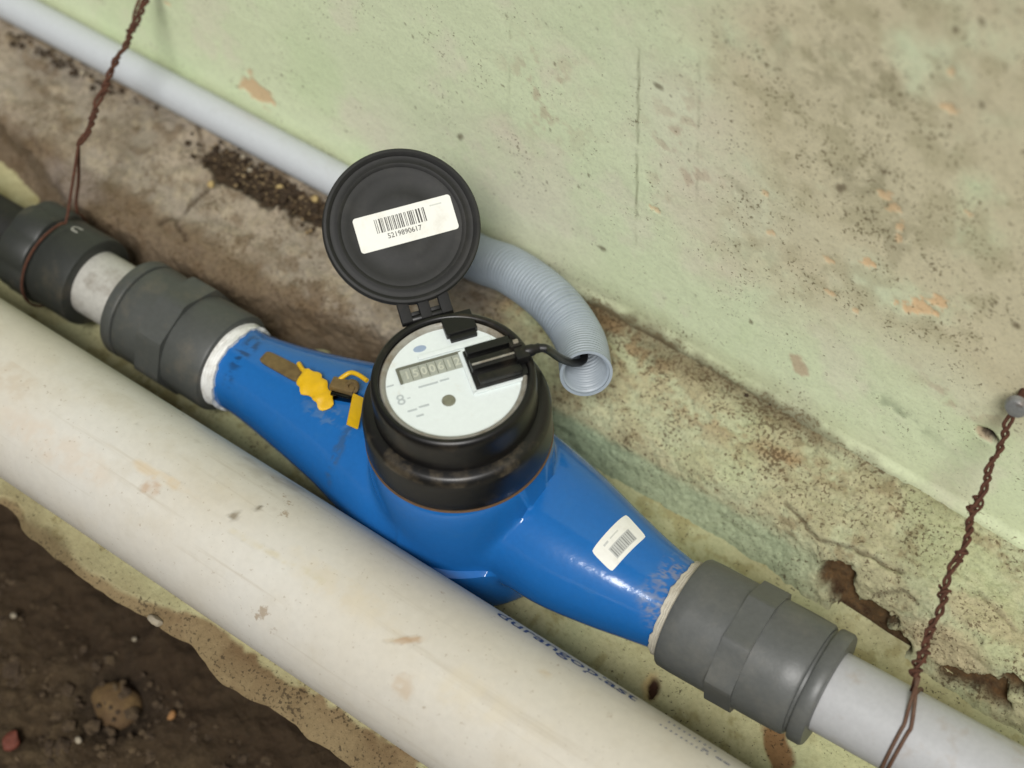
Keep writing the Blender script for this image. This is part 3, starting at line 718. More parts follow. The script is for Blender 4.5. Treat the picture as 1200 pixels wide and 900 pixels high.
# ------------------------------------------------------------------ pipe axis
AX0 = Vector(at(278, 430, 2, -4)); AX1 = Vector(at(1087, 873, 2, 10))
AD = (AX1 - AX0).normalized()
AO = AX0 + AD * ((0 - AX0.x) / AD.x)
LX0 = Vector(at(273, 427, 2, -4)); LX1 = Vector(at(60, 300, 2, -7)); LD = (LX1 - LX0).normalized()
HEAD = atan2(AD.y, AD.x)
MUP = Vector((-.055, -.02, 1.0))
XC = 8.5                                            # the register stands a little right of the middle
MM = frame(AO, AD, MUP)
meter = empty('water_meter', MM)
tag(meter, 'blue water meter with black round register, its lid standing open', 'water meter')
MR = np.array(MM.to_3x3())
def to_world(P): return np.asarray(P) @ MR.T + np.array(AO)

# ---- cast body: tapering necks that swell into an upright bowl
BX0, BX1 = -146.0, 136.0
kx = np.array([-150, -134, -120, -98, -68, -45, -28, 0, 28, 45, 68, 98, 120, 134, 150])
kry = np.array([23, 23, 25, 30, 39, 46.5, 50.5, 52, 50.5, 47, 41, 31.5, 25.5, 23, 23])
krz = np.array([23, 23, 24.5, 27.5, 32, 35, 37, 38, 37, 36, 34, 29, 25, 23, 23])
def catm(x, kx, ky):
    i = np.clip(np.searchsorted(kx, x) - 1, 0, len(kx) - 2); h = kx[i + 1] - kx[i]; t = (x - kx[i]) / h
    m_ = np.gradient(ky, kx)
    return (2 * t ** 3 - 3 * t ** 2 + 1) * ky[i] + (t ** 3 - 2 * t ** 2 + t) * h * m_[i] + (-2 * t ** 3 + 3 * t ** 2) * ky[i + 1] + (t ** 3 - t ** 2) * h * m_[i + 1]
RB, HB = 46.5, 56.0
def body_r(x, a):
    ry = catm(x, kx, kry); rz = catm(x, kx, krz)
    e = 2.25
    ry = ry - np.where(np.cos(a) < 0, 9.0 * np.exp(-((x - 36) / 26) ** 2), 0)
    ry = ry - np.where(np.cos(a) < 0, np.where(x > 0, 7.0 * np.exp(-((x - 55) / 42) ** 2), 4.5 * np.exp(-((x + 50) / 40) ** 2) + 7.0 * np.exp(-(55 / 42) ** 2) * np.exp(-(x / 25) ** 2)), 0)
    low = 1 - .30 * (1 - sstep(55, 132, np.abs(x)))
    rz = np.where(np.sin(a) < 0, rz * low, rz)
    cone = (np.abs(np.cos(a) / ry) ** e + np.abs(np.sin(a) / rz) ** e) ** (-1 / e)
    xb = x - XC
    s_ = np.sin(a); c_ = np.cos(a)
    R_ = np.where(s_ > 0, RB, 50.0); hb = np.where(s_ > 0, HB, 42.0)
    q = np.clip(1 - (xb / R_) ** 2, 1e-4, 1); wv = R_ * np.sqrt(q)
    bowl = (np.abs(c_ / wv) ** 7 + np.abs(s_ / hb) ** 7) ** (-1 / 7.0) * sstep(0.0, .10, q)
    k = .42
    mx = np.maximum(cone, bowl)
    return mx + np.log(np.exp(k * (cone - mx)) + np.exp(k * (bowl - mx))) / k - np.log(2) / k * np.exp(-((cone - bowl) / 6) ** 2) * .35
def body_pt(x, a, off=0.0):
    x = np.asarray(x, float); a = np.asarray(a, float)
    f = lambda x, a: np.stack([x, body_r(x, a) * np.cos(a), body_r(x, a) * np.sin(a)], -1)
    p = f(x, a); du = f(x + .4, a) - f(x - .4, a); dv = f(x, a + .01) - f(x, a - .01)
    n = np.cross(dv, du); n /= np.linalg.norm(n, axis=-1)[..., None]
    return p + n * off, n
bx = np.linspace(BX0, BX1, 230); ba = np.linspace(0, 2 * pi, 193)[:-1]
Xg, Ag = np.meshgrid(bx, ba, indexing='ij')
Pg, Ng = body_pt(Xg, Ag)
nx, na = Xg.shape
Fb = [(i * na + j, (i + 1) * na + j, (i + 1) * na + (j + 1) % na, i * na + (j + 1) % na) for i in range(nx - 1) for j in range(na)]
Fb = [f[::-1] for f in Fb]
body = obj('body', Pg.reshape(-1, 3), Fb, 'blue_paint', meter, angle=60)
bp = Paint(Xg, Ag * 34, (0, 0, 0)); bp.C[..., 3] = 0
def smear(x, deg, ru, rv, rgb, amt, seed, size=5):
    mk = bp.blob(x, radians(deg) * 34, ru, rv, 0, .9, None, .5, seed) * amt * sstep(.44, .60, fbm(Xg, Ag * 34, size, 4, seed + 5, .65))
    k = mk[..., None] > bp.C[..., 3:4]
    bp.C = np.where(k, np.concatenate([np.broadcast_to(np.array(lin(rgb)), mk.shape + (3,)), mk[..., None]], -1), bp.C)
smear(130, 95, 9, 24, (146, 136, 118), .5, 300, 2.0); smear(127, 120, 8, 10, (136, 132, 118), .4, 301, 2.0); smear(-133, 90, 4, 30, (28, 44, 64), .7, 302, 3); smear(-50, 128, 3, 22, (60, 74, 84), .5, 303, 3); smear(-64, 115, 16, 5, (110, 130, 144), .35, 305, 3)
ca = body.data.color_attributes.new('col', 'FLOAT_COLOR', 'POINT'); ca.data.foreach_set('color', bp.C.reshape(-1).astype(np.float32))
# where on the casting a spot of the photo lies
_wp = to_world(Pg); _wn = Ng @ MR.T
_v = _wp - CAM; _d = _v @ FW; _front = np.einsum('ijk,ijk->ij', _v, _wn) < 0
_px = 600 + FPX * (_v @ RT) / _d; _py = 450 - FPX * (_v @ UP) / _d
def on_body(px, py):
    e = np.where(_front, (_px - px) ** 2 + (_py - py) ** 2, 1e9); k = np.unravel_index(np.argmin(e), e.shape)
    return Xg[k], Ag[k]
def patch(corners, n, m, off, thick=0.0, rnd=0.0):
    """skin laid on the casting between four spots (tl, tr, br, bl) given as (x, angle)"""
    c = [np.array(q) for q in corners]
    u = np.linspace(0, 1, n); v = np.linspace(0, 1, m); Ux, Vx = np.meshgrid(u, v, indexing='ij')
    q = ((1 - Ux) * (1 - Vx))[..., None] * c[0] + (Ux * (1 - Vx))[..., None] * c[1] + (Ux * Vx)[..., None] * c[2] + ((1 - Ux) * Vx)[..., None] * c[3]
    return q
def skin(corners, sub=(0, 1, 0, 1), n=14, m=12, off=.25, thick=.25, corner=0.0):
    u0, u1, v0, v1 = sub
    c = [np.array(q) for q in corners]
    def par(u, v): return (1 - u) * (1 - v) * c[0] + u * (1 - v) * c[1] + u * v * c[2] + (1 - u) * v * c[3]
    V = []; F = []
    for lay in (off, off - thick):
        for i in range(n):
            for j in range(m):
                u = i / (n - 1); v = j / (m - 1)
                if corner:
                    # pull the grid corners in to a rounded outline
                    du = abs(u - .5) * 2; dv = abs(v - .5) * 2; k = 1 - corner * (du * dv) ** 6
                    u = .5 + (u - .5) * k; v = .5 + (v - .5) * k
                q = par(u0 + (u1 - u0) * u, v0 + (v1 - v0) * v)
                p, _ = body_pt(q[0], q[1], lay); V.append(tuple(p))
    g = lambda l, i, j: l * n * m + i * m + j
    for i in range(n - 1):
        for j in range(m - 1):
            F.append((g(0, i, j), g(0, i, j + 1), g(0, i + 1, j + 1), g(0, i + 1, j)))
    ring = [(i, 0) for i in range(n)] + [(n - 1, j) for j in range(1, m)] + [(i, m - 1) for i in range(n - 2, -1, -1)] + [(0, j) for j in range(m - 2, 0, -1)]
    for a_, b_ in zip(ring, ring[1:] + ring[:1]): F.append((g(0, *a_), g(0, *b_), g(1, *b_), g(1, *a_)))
    return V, F
# sticker on the right neck
SC = [on_body(*q) for q in ((691, 646), (734, 602), (757, 629), (717, 671))]
sk = obj('sticker', *skin(SC, corner=.05), 'sticker', body)
obj('printed_block', *skin(SC, (.24, .80, .42, .86), 8, 8, .34, .08), 'ink_grey', body)
obj('barcode', *merge(*[skin(SC, (.265 + .05 * k, .265 + .05 * k + (.014 if k % 3 else .028), .46, .83), 3, 8, .42, .06) for k in range(11)]), 'bar_grey', body)
obj('printed_line', *skin(SC, (.22, .34, .20, .27), 4, 3, .34, .08), 'ink_grey', body)
obj('printed_line', *skin(SC, (.40, .62, .20, .25), 4, 3, .34, .08), 'ink_light', body)
# bare brass bar cast on the left neck
BC = [on_body(*q) for q in ((304, 424), (314, 412), (357, 434), (350, 450))]
obj('brass_bar', *skin(BC, n=10, m=8, off=1.3, thick=1.6, corner=.10), 'brass', body)
# thread tape at both ends
def tape(x0, x1, r, mat, seed):
    rs = np.random.RandomState(seed); prof = []
    k = 9
    for i in range(k + 1):
        t = x0 + (x1 - x0) * i / k
        prof.append((r - .35 + (.35 if i % 2 else 0) + rs.uniform(-.15, .15), t))
    prof = [(r - 3, x0)] + prof + [(r - 3, x1)]
    wob = lambda a, t: .35 * sin(3 * a + seed) + .25 * sin(7 * a + t)
    V, F = lathe(prof, 72, 'x', wob)
    # ragged inner edge
    V = [(x + ((.6 if seed == 1 else .45) * sin(5 * atan2(z, y) + seed) + .35 * sin(17 * atan2(z, y)) + .25 * sin(31 * atan2(z, y))) * ((x - x0) / (x1 - x0) if seed == 1 else 1 - (x - x0) / (x1 - x0)), y, z) for x, y, z in V]
    return obj('thread_tape', V, F, mat, meter)
tape(-149, -141, 25.2, 'ptfe', 1); tape(132.5, 138, 25.6, 'ptfe_old', 2)

# ---- register
RM = Matrix.Translation(Vector((XC, 0, 0)) * S)
prof = [(38, 55), (45.4, 55.4), (45.9, 57), (45.9, 62), (45.7, 72), (45.2, 76.4), (44.4, 78.4), (43.0, 79.4), (40.0, 79.6), (39.3, 80.4), (39.2, 83), (39.1, 95), (38.9, 98.5), (38.3, 100.2), (37.0, 101), (35.6, 100.8), (35.0, 100), (34.7, 96), (34.7, 90)]
house = obj('register_housing', *lathe(prof, 120), 'black_dusty', meter, mw=RM, angle=50)
obj('shelf_ring', *lathe([(45.6, 75.2), (45.1, 77.4), (44.2, 79.0), (42.8, 80.0), (39.4, 80.2)], 120), 'black_shelf', meter, mw=RM)
obj('gasket', *lathe([(42, 53.8), (45.9, 54.0), (46.2, 54.6), (45.9, 55.3), (42, 55.4)], 96), 'gasket', meter, mw=RM)
obj('bezel_ring', *lathe([(34.6, 98.5), (33.9, 99.3), (32.6, 98.8), (31.8, 97.4), (31.6, 96.0)], 96), 'bezel', meter, mw=RM)
AL = radians(53) - HEAD
DM = Matrix.Rotation(AL, 4, 'Z'); DM.translation = Vector((XC * S, 0, 97.0 * S))
dial = obj('dial_plate', *merge(lathe([(0, 0), (34.0, 0)], 96)), 'dial_white', meter, mw=DM)
# flip so the plate looks up
dial.data.flip_normals()
def on_dial(name, part, mat, z=0.0, par=None):
    V, F = part
    return obj(name, [(x, y, zz + z) for x, y, zz in V], F, mat, par or dial, smooth=False)
on_dial('counter_window', box(-22.7, 9.5, 6.2, 14.4, -.2, .15), 'window_grey')
on_dial('window_rim', box(-23.2, 9.5, 14.4, 15.5, 0, 1.0, .2), 'window_edge'); on_dial('window_rim', box(-24.0, -22.6, 6.0, 15.3, 0, 1.0, .2), 'window_edge')
for k, ch in enumerate('1500612'):
    V, F = text_mesh(ch, 6.4, .12); V = [(x * .95 - 19.6 + k * 4.1, y + 10.1, z) for x, y, z in V]
    on_dial('counter_digit', (V, F), 'digit_pale', .35)
    if k: on_dial('drum_gap', box(-21.7 + k * 4.1, -21.4 + k * 4.1, 6.8, 13.9, .1, .3), 'window_edge')
on_dial('window_ledge', box(-12, 24, 16.6, 19.2, 0, 1.3, .4), 'dial_white')
on_dial('sensor_dot', xf(lathe([(0, .5), (2.6, .5), (3.2, .25), (3.3, 0)], 32), Matrix.Translation((-5.3, -10, 0))), 'sensor_dot')
on_dial('printed_logo', xf(lathe([(0, .12), (3.2, .12), (3.2, 0)], 24), Matrix.Translation((-9.6, 23.6, 0)) @ Matrix.Diagonal((1, .6, 1, 1))), 'print_blue')
V, F = text_mesh('8', 8.5, .05); on_dial('printed_mark', ([(x - 26.2, y - 2.5, z) for x, y, z in V], F), 'print_grey', .12)
on_dial('printed_mark', ([(x - 22.4, y - 2.0, z) for x, y, z in text_mesh('-', 6, .05)[0]], text_mesh('-', 6, .05)[1]), 'print_grey', .12)
on_dial('printed_line', box(-30.5, -27.0, 6.8, 7.6, 0, .12), 'print_grey')
for x0, x1, y0 in ((-25, -20.5, -10.2), (-19.5, -14.5, -9.6), (-22, -18.4, -14.2), (-16.5, -7, 1.4), (-6, -1.5, 1.6)):
    on_dial('printed_line', box(x0, x1, y0, y0 + 1.0, 0, .12), 'print_grey')
# black latch recess at the hinge side
on_dial('latch_block', merge(box(4.2, 19.5, 24.5, 36.5, -1, 3.5, .5), box(5.4, 18.6, 21.6, 25.5, -1, 2.2, .5)), 'black_plastic')
# pulse connector plugged on the dial
con = obj('pulse_connector', *merge(box(8.5, 34.5, -9.5, 13.2, -.5, 3.0, .6), box(9.5, 31, 8.2, 12.8, 2.5, 6.2, .6), box(9.2, 33, -1.6, 5.0, 2.5, 6.8, .8), box(10.5, 31.5, -9.0, -4.6, 2.5, 6.0, .6)), 'black_plastic', meter, mw=DM, smooth=True)
def cpart(name, part, mat): return obj(name, *part, mat, con)
cpart('connector_ridge', box(9.8, 32, .6, 1.5, 6.5, 7.4, .2), 'bezel')
cpart('connector_clip', merge(box(29.5, 35, 3.2, 6.4, 3, 9.0, .5), box(30.5, 37, -4, 3.2, 3, 8.2, .8)), 'black_plastic')
cpart('cable_gland', merge(xf(lathe([(0, 0), (2.6, 0), (2.9, 1), (2.9, 4), (2.4, 5), (2.4, 7), (1.9, 8), (0, 8)], 24, 'x'), Matrix.Translation((35.5, .6, 6.0)))), 'black_plastic')
cpart('clip_tab', box(31.5, 34, 4.4, 6.6, 8.8, 9.8, .3), 'bezel')
on_dial('connector_seat', merge(box(6.6, 8.6, -11, 14.6, -.1, 1.6, .4), box(6.6, 32, -11.2, -9.6, -.1, 1.6, .4), box(8, 30, 13.3, 15.6, -.1, 1.4, .4)), 'dial_white')

# ---- lid, opened well past upright on its hinge
BETA = radians(31)
tx = Vector((cos(AL), sin(AL), 0)); ox = Vector((-sin(AL), cos(AL), 0)); zx = Vector((0, 0, 1))
HP = ox * 41.5 + zx * 99.0 + tx * -.5 + Vector((XC, 0, 0))
lv = ox * cos(BETA) + zx * sin(BETA)
LM = Matrix((tx, lv, tx.cross(lv))).transposed().to_4x4(); LM.translation = (HP + lv * 44.0) * S
lprof = [(0, .4), (8, .4), (8.3, .55), (16.6, .55), (17, .35), (25.4, .35), (26, .7), (29.2, .8), (30.2, 1.9), (31, 2.2), (32.0, 1.6), (33.4, 1.0), (34.6, 1.1), (35.3, 2.4), (36.4, 3.3), (37.6, 3.0), (38.2, 2.0), (38.3, -1.5), (37.4, -4.2), (34, -5.2), (0, -6)]
lid = obj('lid', *lathe(lprof, 128), 'lid_black', meter, mw=LM, angle=35)
lid.data.flip_normals()
STM = Matrix.Translation(Vector((2.2, .6, 0)) * S)
st = obj('sticker', *rounded_rect(49, 17.6, 1.6, .7, 1.05), 'sticker', lid, mw=STM, smooth=False)
rs = random.Random(4); bars = []; x = -14.5
while x < 10.6:
    wd = rs.choice((.32, .32, .55, .8)); bars.append(box(x, x + wd, -1.2, 5.8, 1.06, 1.12)); x += wd + rs.choice((.32, .4, .6, .85))
obj('barcode', *merge(*bars), 'ink', lid, mw=STM, smooth=False)
V, F = text_mesh('5219890617', 3.6, .03); obj('printed_number', [(v[0] * .95 - 1.6, v[1] - 3.6, 1.1) for v in V], F, 'ink', lid, mw=STM, smooth=False)
obj('printed_line', *merge(box(13.5, 19.5, 5.2, 5.9, 1.06, 1.1)), 'ink_light', lid, mw=STM, smooth=False)
# hinge: two arms with gaps and a knuckle on the housing
HM = Matrix((tx, lv, tx.cross(lv))).transposed().to_4x4(); HM.translation = HP * S
for x0, x1 in ((-13, -7.6), (-3.2, 2.2), (7.0, 12.4)):
    obj('hinge_arm', *box(x0, x1, -2.0, 8.5, -3.8, 1.2, .6), 'hinge_black', meter, mw=HM)
obj('hinge_pin', *xf(lathe([(0, -13), (2.0, -13), (2.2, -12.6), (2.2, 12.2), (2.0, 12.6), (0, 12.6)], 20, 'x'), Matrix.Translation((0, -1.0, -1.5))), 'black_plastic', meter, mw=HM)
for x0, x1 in ((-8.2, -3.2), (2.0, 7.2)):
    V, F = box(x0, x1, -6.5, 2.6, -4.2, -.2, .6)
    obj('hinge_knuckle', V, F, 'black_plastic', meter, mw=HM)

# ---- lug for the seal, cast on the left neck
lp, ln = body_pt(*on_body(405, 462)); lp = Vector(lp); ln = Vector(ln)
LG = frame((0, 0, 0), tx * -.2 + Vector((.9, .35, 0)), Vector((0, 0, 1))); LG.translation = (lp + ln * 0.0) * S
obj('seal_lug', *merge(box(-6.5, 6.5, -4.6, 3.0, -3, 4.0, 1.0)), 'blue_paint', meter, mw=LG)
lug = obj('brass_lug', *merge(box(-7.8, 5.6, -2.2, 5.0, 2.5, 7.0, 1.0), xf(lathe([(2.0, -1.0), (3.6, -1.2), (4.0, 0), (3.6, 1.2), (2.0, 1.0)], 24, closed=True), Matrix.Translation((4.5, 1.0, 8.0)) @ Matrix.Rotation(radians(70), 4, 'X'))), 'brass', meter, mw=LG)

# ---- yellow seal hanging on the lug
so_ = Vector(to_world(np.array(body_pt(*on_body(372, 458), 3.6)[0])))
seal = empty('security_seal', frame(so_, Vector(at(396, 486, 2, 30)) - Vector(at(356, 436, 2, 30)), (0.1, -.3, 1)))
tag(seal, 'yellow crimped plastic seal tag hanging beside the black register', 'seal')
path = [Vector((t, .5 * sin(t * .4), 0)) for t in np.linspace(-12.5, 15.5, 26)]
def sr(i):
    return 7.2 * float(np.interp(i / 25, [0, .05, .14, .34, .5, .62, .82, .94, 1], [.12, .4, .78, 1, .86, .66, .70, .55, .18]))
V, F = sweep(path, sr, 18)
V = [(x, y + .7 * sin(x * .9), z * .26 + 1.1 * float(vnoise(x * .28 + 40, y * .34 + 9)) + .5 * sin(x * .45 + y * .3)) for x, y, z in V]
obj('tag', V, F, 'yellow_plastic', seal)
sinv = seal.matrix_world.inverted()
def wpath(P, n): return [Vector(p) for p in smooth_path(P, n)[0]]
def slocal(P): return [tuple((sinv @ (Vector(p) * S)) / S) for p in P]
# cord through the lug to the register, and its loose upper end
bpw = lambda px, py, off: tuple(to_world(np.array(body_pt(*on_body(px, py), off)[0])))
cp = [bpw(352, 430, 2.2), bpw(356, 437, 3.0), bpw(364, 447, 4.0)]
obj('cord', *sweep(wpath(slocal(cp), 12), 1.3, 10), 'yellow_plastic', seal)
cp = [bpw(400, 455, 6), bpw(407, 452, 8.0), bpw(415, 450, 9.0), bpw(424, 455, 9.5), bpw(434, 462, 9.5)]
obj('cord', *sweep(wpath(slocal(cp), 24), 1.25, 10), 'yellow_plastic', seal)
pm = Vector(to_world(np.array(body_pt(*on_body(422, 490), 7.0)[0])))
PLM = sinv @ frame(pm, Vector(at(417, 505, 2, 40)) - Vector(at(427, 455, 2, 40)), (.55, -.3, .5))
pl = obj('plate', *box(-9.5, 9.5, -3.2, 3.2, -.7, .7, .4), 'yellow_plastic', seal, mw=PLM)

# ------------------------------------------------------------------ couplings and pipes
def octband(e, x0, x1, rin, rot, mat, sides=8):
    """spanner band: flat sides just proud of the sleeve, corners standing out"""
    n = sides * 14; V = []; F = []
    pr = [(0, x0), (1, x0 + .2), (1, x0 + .2), (1, x1 - .2), (1, x1 - .2), (0, x1)]
    for k, x in pr:
        for i in range(n):
            a = 2 * pi * i / n; q = (a * sides / (2 * pi)) % 1 - .5
            r = min(rin / cos(q * 2 * pi / sides), rin * 1.068)
            r = r if k else rin - 2.5
            b = a + radians(rot); V.append((x, r * sin(b), r * cos(b)))
    for l in range(len(pr) - 1):
        for i in range(n):
            j = (i + 1) % n; F.append((l * n + i, l * n + j, (l + 1) * n + j, (l + 1) * n + i))
    V = np.array(V)
    return obj('spanner_band', V, [f[::-1] for f in F], mat, e, angle=18)
# right coupling: x measured along the axis from the meter
def axw(s): return AO + AD * s
e = empty('pipe_coupling', frame(axw(137), AD, (.1, .05, 1))); tag(e, 'grey plastic coupling between the meter and the right-hand grey pipe', 'coupling', 'grey couplings in the pipe run')
obj('sleeve', *lathe([(24.5, 1), (26.5, 0), (28.2, .4), (29.0, 1.6), (29.3, 8), (29.3, 32), (29.3, 58), (29.0, 68), (28.2, 69.2), (26.8, 69.6), (26.6, 71.2), (24, 71.4)], 112, 'x'), 'grey_pvc', e, angle=35)
octband(e, 28.5, 43, 29.9, 12, 'grey_pvc')
obj('end_ring', *lathe([(26.3, 71.0), (28.6, 71.6), (29.2, 72.6), (29.2, 78), (28.4, 79.2), (22, 79.6), (20.6, 79.4)], 112, 'x'), 'grey_pvc', e, angle=35)
# left union next to the meter
e = empty('pipe_coupling', frame(LX0, LD, (-.1, .05, 1))); tag(e, 'large grey union nut screwed on the left end of the blue meter', 'coupling', 'grey couplings in the pipe run')
obj('sleeve', *lathe([(24.2, .8), (27.2, 0), (28.6, .5), (29.2, 2), (29.0, 20), (28.4, 31), (28.6, 50), (28.9, 62), (28.4, 63.4), (27.0, 63.8), (26.8, 65.0)], 112, 'x'), 'grey_pvc_dark', e, angle=35)
octband(e, 26.5, 44, 30.3, 4, 'grey_pvc_dark')
obj('end_ring', *lathe([(26.6, 64.6), (28.6, 65.2), (29.2, 66), (29.3, 70.5), (28.6, 72), (26, 72.6), (19.3, 72.4)], 112, 'x'), 'grey_pvc_dark', e, angle=35)
# pale tube and the far-left coupling
t_ = obj('pipe', *lathe([(19.2, 60), (19.5, 61), (19.5, 118), (19.2, 120)], 80, 'x'), 'pipe_pale'); t_.matrix_world = frame(LX0, LD, (0, 0, 1))
tag(t_, 'short pale grey pipe between the two left couplings', 'pipe')
e = empty('pipe_coupling', frame(LX0 + LD * 103, LD, (-.1, .05, 1))); tag(e, 'dark grey coupling at the left edge with a rusty wire round it', 'coupling', 'grey couplings in the pipe run')
obj('sleeve', *lathe([(19.6, .6), (25.0, 0), (26.6, .8), (27.0, 3), (26.8, 28), (25.8, 29.5), (25.6, 31), (25.8, 33)], 96, 'x'), 'grey_pvc_black', e, angle=35)
hexp = lambda a, t: 1.6 * (abs(cos(4 * a)) - .5)
obj('hex_collar', *lathe([(25.4, 31), (27.4, 31.6), (28.2, 33), (28.2, 50), (27.4, 52), (22, 52.6), (16.2, 52.4)], 96, 'x', hexp), 'grey_pvc_black', e, angle=35)
V, F = text_mesh('U', 9, .1)
obj('moulded_mark', [(22 - y * .9 - 3, 26.95 * sin(-.35 + x / 27), 26.95 * cos(-.35 + x / 27)) for x, y, _ in V], F, 'pipe_pale', e)
t_ = obj('pipe', *lathe([(15.8, 140), (16.0, 152), (16.2, 153), (16.2, 600), (0, 600)], 64, 'x'), 'dark_pipe'); t_.matrix_world = frame(LX0, LD, (0, 0, 1))
tag(t_, 'dark blackish pipe entering at the left edge', 'pipe')
t_ = obj('pipe', *lathe([(20.3, 205), (20.4, 206), (20.4, 900), (0, 900)], 96, 'x'), 'pipe_grey'); t_.matrix_world = frame(AO, AD, (0, 0, 1))
tag(t_, 'light grey pipe leaving the right coupling towards the lower right corner', 'pipe')

# ------------------------------------------------------------------ conduit along the wall, corrugated hose, cable
CY = 127.0
c0 = Vector(at(60, 31, 1, CY)); c1 = Vector(at(380, 203, 1, CY)); cdv = (c1 - c0).normalized()
cstart = c0 - cdv * 700; cend = c1 + cdv * 52
prof = [(9.2, 0), (10.6, .2), (10.8, 1.0), (10.8, (cend - cstart).length - 1), (10.6, (cend - cstart).length), (9.0, (cend - cstart).length), (9.0, (cend - cstart).length - 30), (0, (cend - cstart).length - 30)]
cdt = obj('conduit', *lathe(prof, 64, 'x'), 'conduit_grey'); cdt.matrix_world = frame(cstart, cdv, (0, 0, 1))
tag(cdt, 'thin light grey conduit lying where the wall meets the mortar', 'conduit')
hp = [cend - cdv * 22, cend, Vector(at(553, 299, 1, 124)), Vector(at(600, 318, 1, 119)), Vector(at(648, 354, 1, 108)), Vector(at(679, 398, 2, 36)), Vector(at(687, 438, 2, 48))]
hpath, hl = smooth_path(hp, 900)
per = 2.5
def groove(i): return max(0.0, cos(2 * pi * (i / 899 * hl) / per)) ** 3
def hro(i): return 13.4 - 1.15 * groove(i)
def hri(i): return 12.0 - 1.15 * groove(i)
hose = obj('corrugated_hose', *sweep(hpath, lambda i: hro(i) + (.15 if i > 892 else 0), 48, inner=lambda i: hri(i)), 'hose_grey', angle=80)
tag(hose, 'grey corrugated flexible hose curling out from behind the open lid', 'hose')
hend = hpath[-1]; hdir = (hpath[-1] - hpath[-20]).normalized()
g0 = Vector(to_world(np.array(tuple((DM.to_3x3() @ Vector((42.5, .6, 6.0))) + Vector((XC, 0, 97))))))
gd = Vector(MR @ np.array(DM.to_3x3() @ Vector((1, 0, 0))))
upv = Vector((0, 0, 1))
rim = hend + (Vector(at(672, 424, 2, 52)) - hend) * .9
cpts = [g0, g0 + gd * 4 + upv * -2.5, g0.lerp(rim, .6) - upv * 1.0, rim, hend - hdir * 14 + Vector((0, 0, 1)), hend - hdir * 34]
cable = obj('signal_cable', *sweep(smooth_path(cpts, 70)[0], 2.1, 14), 'cable_black')
tag(cable, 'thin black cable running from the register into the hose', 'cable')

# ------------------------------------------------------------------ rusty hanging wires
def twisted(parent, P, pitch, hr, r, mat, seed, n=220, kink=.8, inv=None):
    rs = np.random.RandomState(seed)
    path, L = smooth_path(P, n)
    ph = rs.uniform(0, 6); kx_ = np.array([fbm(np.array([i * L / n]), np.array([0.]), 9, 3, seed)[0] - .5 for i in range(n)]); kz_ = np.array([fbm(np.array([i * L / n]), np.array([5.]), 9, 3, seed + 4)[0] - .5 for i in range(n)])
    path = [p + Vector((kx_[i], .3 * kz_[i], kz_[i])) * kink * 2 for i, p in enumerate(path)]
    fr = frames_of(path)
    for k in range(2):
        pts = []
        for i, (p, (t, a, b)) in enumerate(zip(path, fr)):
            an = ph + 2 * pi * i / n * L / pitch + 2.6 * kx_[i] * 3 + k * pi
            h_ = hr * (1 + .5 * (fbm(np.array([i * L / n]), np.array([9.]), 14, 2, seed + 7)[0] - .5))
            pts.append(p + (a * cos(an) + b * sin(an)) * h_)
        obj('strand', *sweep([inv @ (q * S) / S for q in pts] if inv else pts, r, 8), mat, parent)
    return path
def knot(parent, c, d, R, r, mat, inv, turns=1.4, seed=0):
    d = Vector(d).normalized(); a = d.orthogonal().normalized(); b = d.cross(a); rs = random.Random(seed); ph = rs.uniform(0, 6)
    pts = [inv @ ((Vector(c) + (a * cos(ph + u) + b * sin(ph + u)) * R * (1 + .15 * sin(2 * u)) + d * (u - turns * pi) * .7) * S) / S for u in np.linspace(0, turns * 2 * pi, 26)]
    obj('wire_loop', *sweep(pts, r, 7), mat, parent)
def ring_round(center_fn, s, R, a0, a1, n=40, lean=0.0):
    """arc of wire round a pipe; s along its axis, angle 0 = top, positive towards the viewer"""
    out = []
    for u in np.linspace(a0, a1, n):
        O, D = center_fn(s + lean * (u - a0) / (a1 - a0)); Z_ = (Vector((0, 0, 1)) - D * D.z).normalized(); Y_ = D.cross(Z_) * (-1 if D.x < 0 else 1)
        out.append(O + (Z_ * cos(u) + Y_ * sin(u)) * R)
    return out
# right wire with its nail
nail_p = Vector(at(1193, 468, 1, YW - 4))
wr = empty('hanging_wire', Matrix.Translation(nail_p * S)); tag(wr, 'rusty twisted wire from the nail at the right edge to the grey pipe', 'wire', 'rusty wires holding the pipe up')
winv = wr.matrix_world.inverted()
sR = (Vector(at(1052, 853, 2, 22)) - AO).dot(AD)
RTf = lambda s: (AO + AD * s, AD)
topR = Vector(at(1072, 795, 2, 34))
pth = twisted(wr, [nail_p + Vector((0, -2, -3)), nail_p.lerp(topR, .33) + Vector((0, -2, -5)), nail_p.lerp(topR, .66) + Vector((0, -2, -5)), topR], 13.5, 1.15, .95, 'rust', 31, 260, 2.2, winv)
for k, f_ in enumerate((.37, .55, .68, .84, .92, .97)):
    i = int(f_ * 259); knot(wr, pth[i], pth[min(259, i + 2)] - pth[i - 2], 1.6 + .5 * (k % 3), .75, 'rust', winv, 1.2 + .3 * (k % 2), k)
for k, off in enumerate((0.0, 3.6)):
    arc = ring_round(RTf, sR + 6 - off, 21.3, -.2, 2 * pi - .5, 60, -6 + off)
    start = [pth[-1] + Vector((off * .3, 0, 0)), topR.lerp(arc[4], .6) + Vector((0, 0, 1.5))]
    pts = smooth_path(start + arc[5:], 120)[0]
    obj('strand', *sweep([winv @ (q * S) / S for q in pts], .9, 8), 'wire_old', wr)
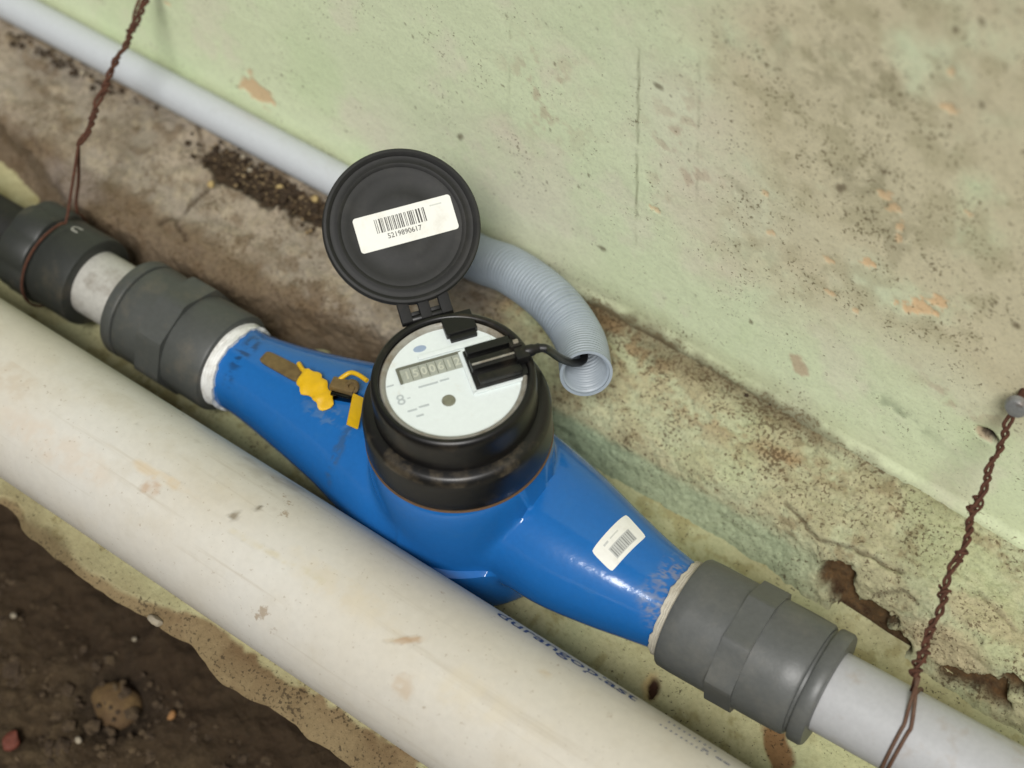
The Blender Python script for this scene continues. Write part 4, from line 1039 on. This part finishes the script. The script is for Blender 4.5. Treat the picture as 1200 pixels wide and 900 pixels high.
for k in range(2):
    tl = [topR, topR + Vector((1 + 2 * k, -2, -8)), topR + Vector((2.0 * k, -4 - k, -15 + 2 * k))]
    obj('wire_tail', *sweep([winv @ (q * S) / S for q in smooth_path(tl, 14)[0]], .8, 7), 'rust', wr)
knot(wr, pth[int(.37 * 259)], (0, 0, 1), 3.4, .7, 'rust', winv, .8, 50)
nail = empty('nail', frame(Vector((nail_p.x + 1, YW + 2, nail_p.z + 2)), (.05, -1, .12), (0, 0, 1))); tag(nail, 'zinc nail with rust-brown washer in the wall at the right edge', 'nail')
obj('shank', *lathe([(0, -20), (2.6, -20), (2.6, 12), (0, 12)], 20, 'x'), 'rust', nail)
obj('head', *lathe([(0, 11), (5.2, 11.2), (5.8, 12), (5.6, 14), (4.6, 15.4), (0, 16)], 28, 'x'), 'zinc', nail)
obj('washer', *lathe([(2.5, -4), (8.2, -4), (8.6, -2.6), (8.2, -1.4), (2.5, -1)], 28, 'x', lambda a, t: .6 * sin(3 * a)), 'rust', nail)
# left wire
ltop = Vector(at(182, -26, 1, YW - 3)); lbot = Vector(at(93, 172, 2, 56))
wl = empty('hanging_wire', Matrix.Translation(ltop * S)); tag(wl, 'rusty twisted wire crossing the grey conduit to the left coupling', 'wire', 'rusty wires holding the pipe up')
linv = wl.matrix_world.inverted()
pth = twisted(wl, [ltop, ltop.lerp(lbot, .3) + Vector((0, -3, -2)), ltop.lerp(lbot, .62) + Vector((0, -3, -3)), lbot], 15, 1.1, 1.0, 'rust', 57, 240, 2.4, linv)
for k, f_ in enumerate((.16, .30, .50, .66, .82)):
    i = int(f_ * 239); knot(wl, pth[i], pth[min(239, i + 2)] - pth[i - 2], 1.5 + .4 * (k % 2), .75, 'rust', linv, 1.1 + .4 * (k % 2), 70 + k)
lt = [ltop + Vector((2, 0, 2)), ltop.lerp(lbot, .10) + Vector((-3.2, -1, 0)), ltop.lerp(lbot, .22) + Vector((-2.8, -1, 0)), ltop.lerp(lbot, .30)]
obj('strand', *sweep([linv @ (q * S) / S for q in smooth_path(lt, 30)[0]], .8, 8), 'rust', wl)
LTf = lambda s: (LX0 + LD * s, LD)
sL = (Vector(at(36, 284, 2, 20)) - LX0).dot(LD)
arc = ring_round(LTf, sL - 6, 29.6, -.35, 2 * pi - 1.25, 60, 12)
pts = smooth_path([pth[-1], pth[-1].lerp(arc[0], .5)] + arc, 110)[0]
obj('strand', *sweep([linv @ (q * S) / S for q in pts], .85, 8), 'rust', wl)
e1 = Vector(at(82, 256, 2, 6)); e1.y += 6
pts = smooth_path([pth[-1], pth[-1].lerp(e1, .5) + Vector((.6, 0, 0)), e1, LX0 + LD * (sL - 4) + Vector((0, 22, -16)), LX0 + LD * sL + Vector((0, 4, -29.5))], 60)[0]
obj('strand', *sweep([linv @ (q * S) / S for q in pts], .95, 8), 'rust', wl)
